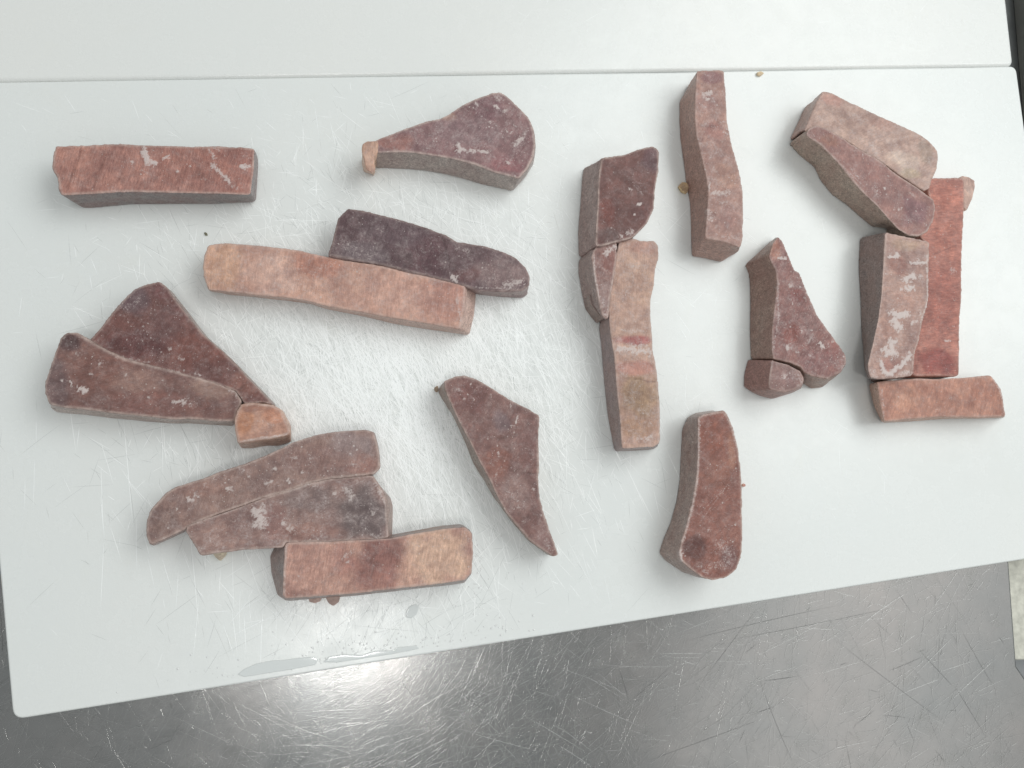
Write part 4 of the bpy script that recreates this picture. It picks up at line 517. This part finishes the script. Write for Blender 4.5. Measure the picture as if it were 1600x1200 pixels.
for k, d in enumerate(PIECES):
    t = d['t']
    res, co, nr, side, cen, R = blob('frozen_fish_piece', d['out'], t, 0, k+1, .85)
    Pw = co[:, :2]/MM+cen
    wob = np.array([noise.noise((x*.45, y*.45, 9.3))+.9*noise.noise((x*1.1, y*1.1, 2.3)) for x, y in Pw])*1.15
    # marks traced on the upper face; they follow the solid through the thickness only near the top
    topf = np.clip((co[:, 2]/MM-(t-5))/3, 0, 1)
    fr = np.maximum(mark_field([m for m in d['frost'] if m[2] > .55], Pw, wob, .6), mark_field([m for m in d['frost'] if m[2] <= .55], Pw, wob*.7, .9))*topf
    dk = mark_field(d['dark'], Pw, wob*.6, .6)*topf
    ring = R[:, :2]
    rd = np.min([seg_dist(Pw, ring[i], ring[(i+1) % len(ring)]) for i in range(0, len(ring))], axis=0)
    rim = np.clip(1.25-rd/1.5, 0, 1)*topf*(1-.55*side)
    base = pigment(d, Pw)
    co += nr*((.45*fr-.45*dk)*topf*MM)[:, None]
    # chipped, ragged top edges
    rag = np.array([noise.noise((x*.33, y*.33, k*5.1))+.8*noise.noise((x*.8, y*.8, k*3.7)) for x, y in Pw])
    co += nr*(np.clip(1.2-rd/2.2, 0, 1)*topf*rag*.22*MM)[:, None]
    finish(res, co)
    put(res, 'base', base, True); put(res, 'frost', fr); put(res, 'dark', dk); put(res, 'side', side); put(res, 'rim', rim)
    o = link('frozen_fish_piece', res, fish_material(d))
    o.location = (cen[0]*MM, cen[1]*MM, BZ+.0001)
    tag(o, d['label'], 'fish piece', GROUP)
    pieces[d['key']] = (o, cen)

for k, d in enumerate(PARTS):
    par, pc = pieces[d['parent']]
    res, co, nr, side, cen, R = blob(d['name'], d['out'], d['t'], d['z0'], 40+k, .6, .6, grow=.4, smooth_it=4)
    dd = dict(key=d['parent']+'_'+d['name'], grain=90, side=tuple(int(v*.86) for v in d['col']), veil=.3, rim=.6, speck=.2)
    n = len(co); finish(res, co)
    put(res, 'base', np.tile(lin(d['col']), (n, 1)), True)
    for a in ('frost', 'dark'): put(res, a, np.zeros(n))
    put(res, 'side', side); put(res, 'rim', np.zeros(n))
    o = link(d['name'], res, fish_material(dd), par)
    o.location = ((cen[0]-pc[0])*MM, (cen[1]-pc[1])*MM, 0)

for k, d in enumerate(SCRAPS):
    res, co, nr, side, cen, R = blob(d['name'], d['out'], d['t'], 0, 60+k, .35, .45, grow=.2, smooth_it=6)
    dd = dict(key='scrap%d' % k, grain=30, side=d['col'], veil=.2, rim=.3, speck=.1)
    n = len(co); finish(res, co)
    put(res, 'base', np.tile(lin(d['col']), (n, 1))*1.25, True)
    for a in ('frost', 'dark', 'rim'): put(res, a, np.zeros(n))
    put(res, 'side', side)
    o = link(d['name'], res, fish_material(dd)); o.location = (cen[0]*MM, cen[1]*MM, BZ+.0001)
    tag(o, d['label'], d['cat'])

# ------------------------------------------------------------------ melt water along the front edge
def film(name, pts, h, label, seed):
    res, co, nr, side, cen, R = blob(name, [p+p for p in pts], h, 0, seed, .3, .0, grow=0, smooth_it=6)
    co[:, 2] *= .6; finish(res, co)
    o = link(name, res, M_WET); o.location = (cen[0]*MM, cen[1]*MM, BZ+.00005)
    return tag(o, label, 'puddle', 'melt water on the board')
for k, (pts, label) in enumerate(FILMS): film('water_puddle', pts, .9, label, k*3)
def dome(rad):
    V = []; F = []; n = 8
    for z, f in ((0, 1), (.28, .86), (.48, .5)): V += [(rad*f*math.cos(2*math.pi*i/n), rad*f*math.sin(2*math.pi*i/n), rad*z) for i in range(n)]
    V.append((0, 0, rad*.55))
    for a in range(2):
        for b in range(n): F.append((a*n+b, a*n+(b+1) % n, (a+1)*n+(b+1) % n, (a+1)*n+b))
    for b in range(n): F.append((2*n+b, 2*n+(b+1) % n, 3*n))
    return V, F
V = []; F = []
def drop(x, y, r):
    v, f = dome(r); b = len(V); sx = random.uniform(.8, 1.3)
    V.extend([(x+p[0]*sx, y+p[1], BZ+.0001+p[2]) for p in v]); F.extend([tuple(i+b for i in q) for q in f])
E1, E2 = Vector(BL), Vector(BR); ed_ = (E2-E1).normalized(); en = Vector((-ed_.y, ed_.x))
for _ in range(260):
    u = random.gauss(.215, .055); v = abs(random.gauss(0, .008))+.004
    p = E1+ed_*u+en*v
    if random.random() < .75 and inside_board(p.x, p.y, .003): drop(p.x, p.y, random.uniform(.25, .75)*MM)
for _ in range(90):
    u = random.gauss(.30, .012); v = random.uniform(.005, .085); p = E1+ed_*u+en*v
    drop(p.x, p.y, random.uniform(.25, .6)*MM)
for _ in range(420):  # mid-board drops added to make the board sparkle
    x, y = random.gauss(.0, .085), random.gauss(.08, .08)
    if inside_board(x, y): drop(x, y, random.uniform(.12, .36)*MM)
me = bpy.data.meshes.new('water_droplets_and_glints'); me.from_pydata(V, [], F)
o = link('water_droplets_and_glints', me, simple('water_drop_and_glint', (.80, .81, .80), .05, 0, 1.4)); tag(o, 'scattered tiny water droplets on the front board, those mid-board added as sparkle', 'water drops', kind='stuff')
V = []; F = []
for _ in range(150):
    x, y, r = random.uniform(-.26, .52), random.uniform(-.25, -.05), random.uniform(.2, .6)*MM
    v, f = dome(r); b = len(V); V.extend([(x+p[0]*random.uniform(.8, 1.2), y+p[1], -.0001+p[2]*.3) for p in v]); F.extend([tuple(i+b for i in q) for q in f])
me = bpy.data.meshes.new('dirt_specks'); me.from_pydata(V, [], F)
o = link('dirt_specks', me, simple('dirt', (.09, .08, .07), .7), cs); tag(o, kind='stuff')
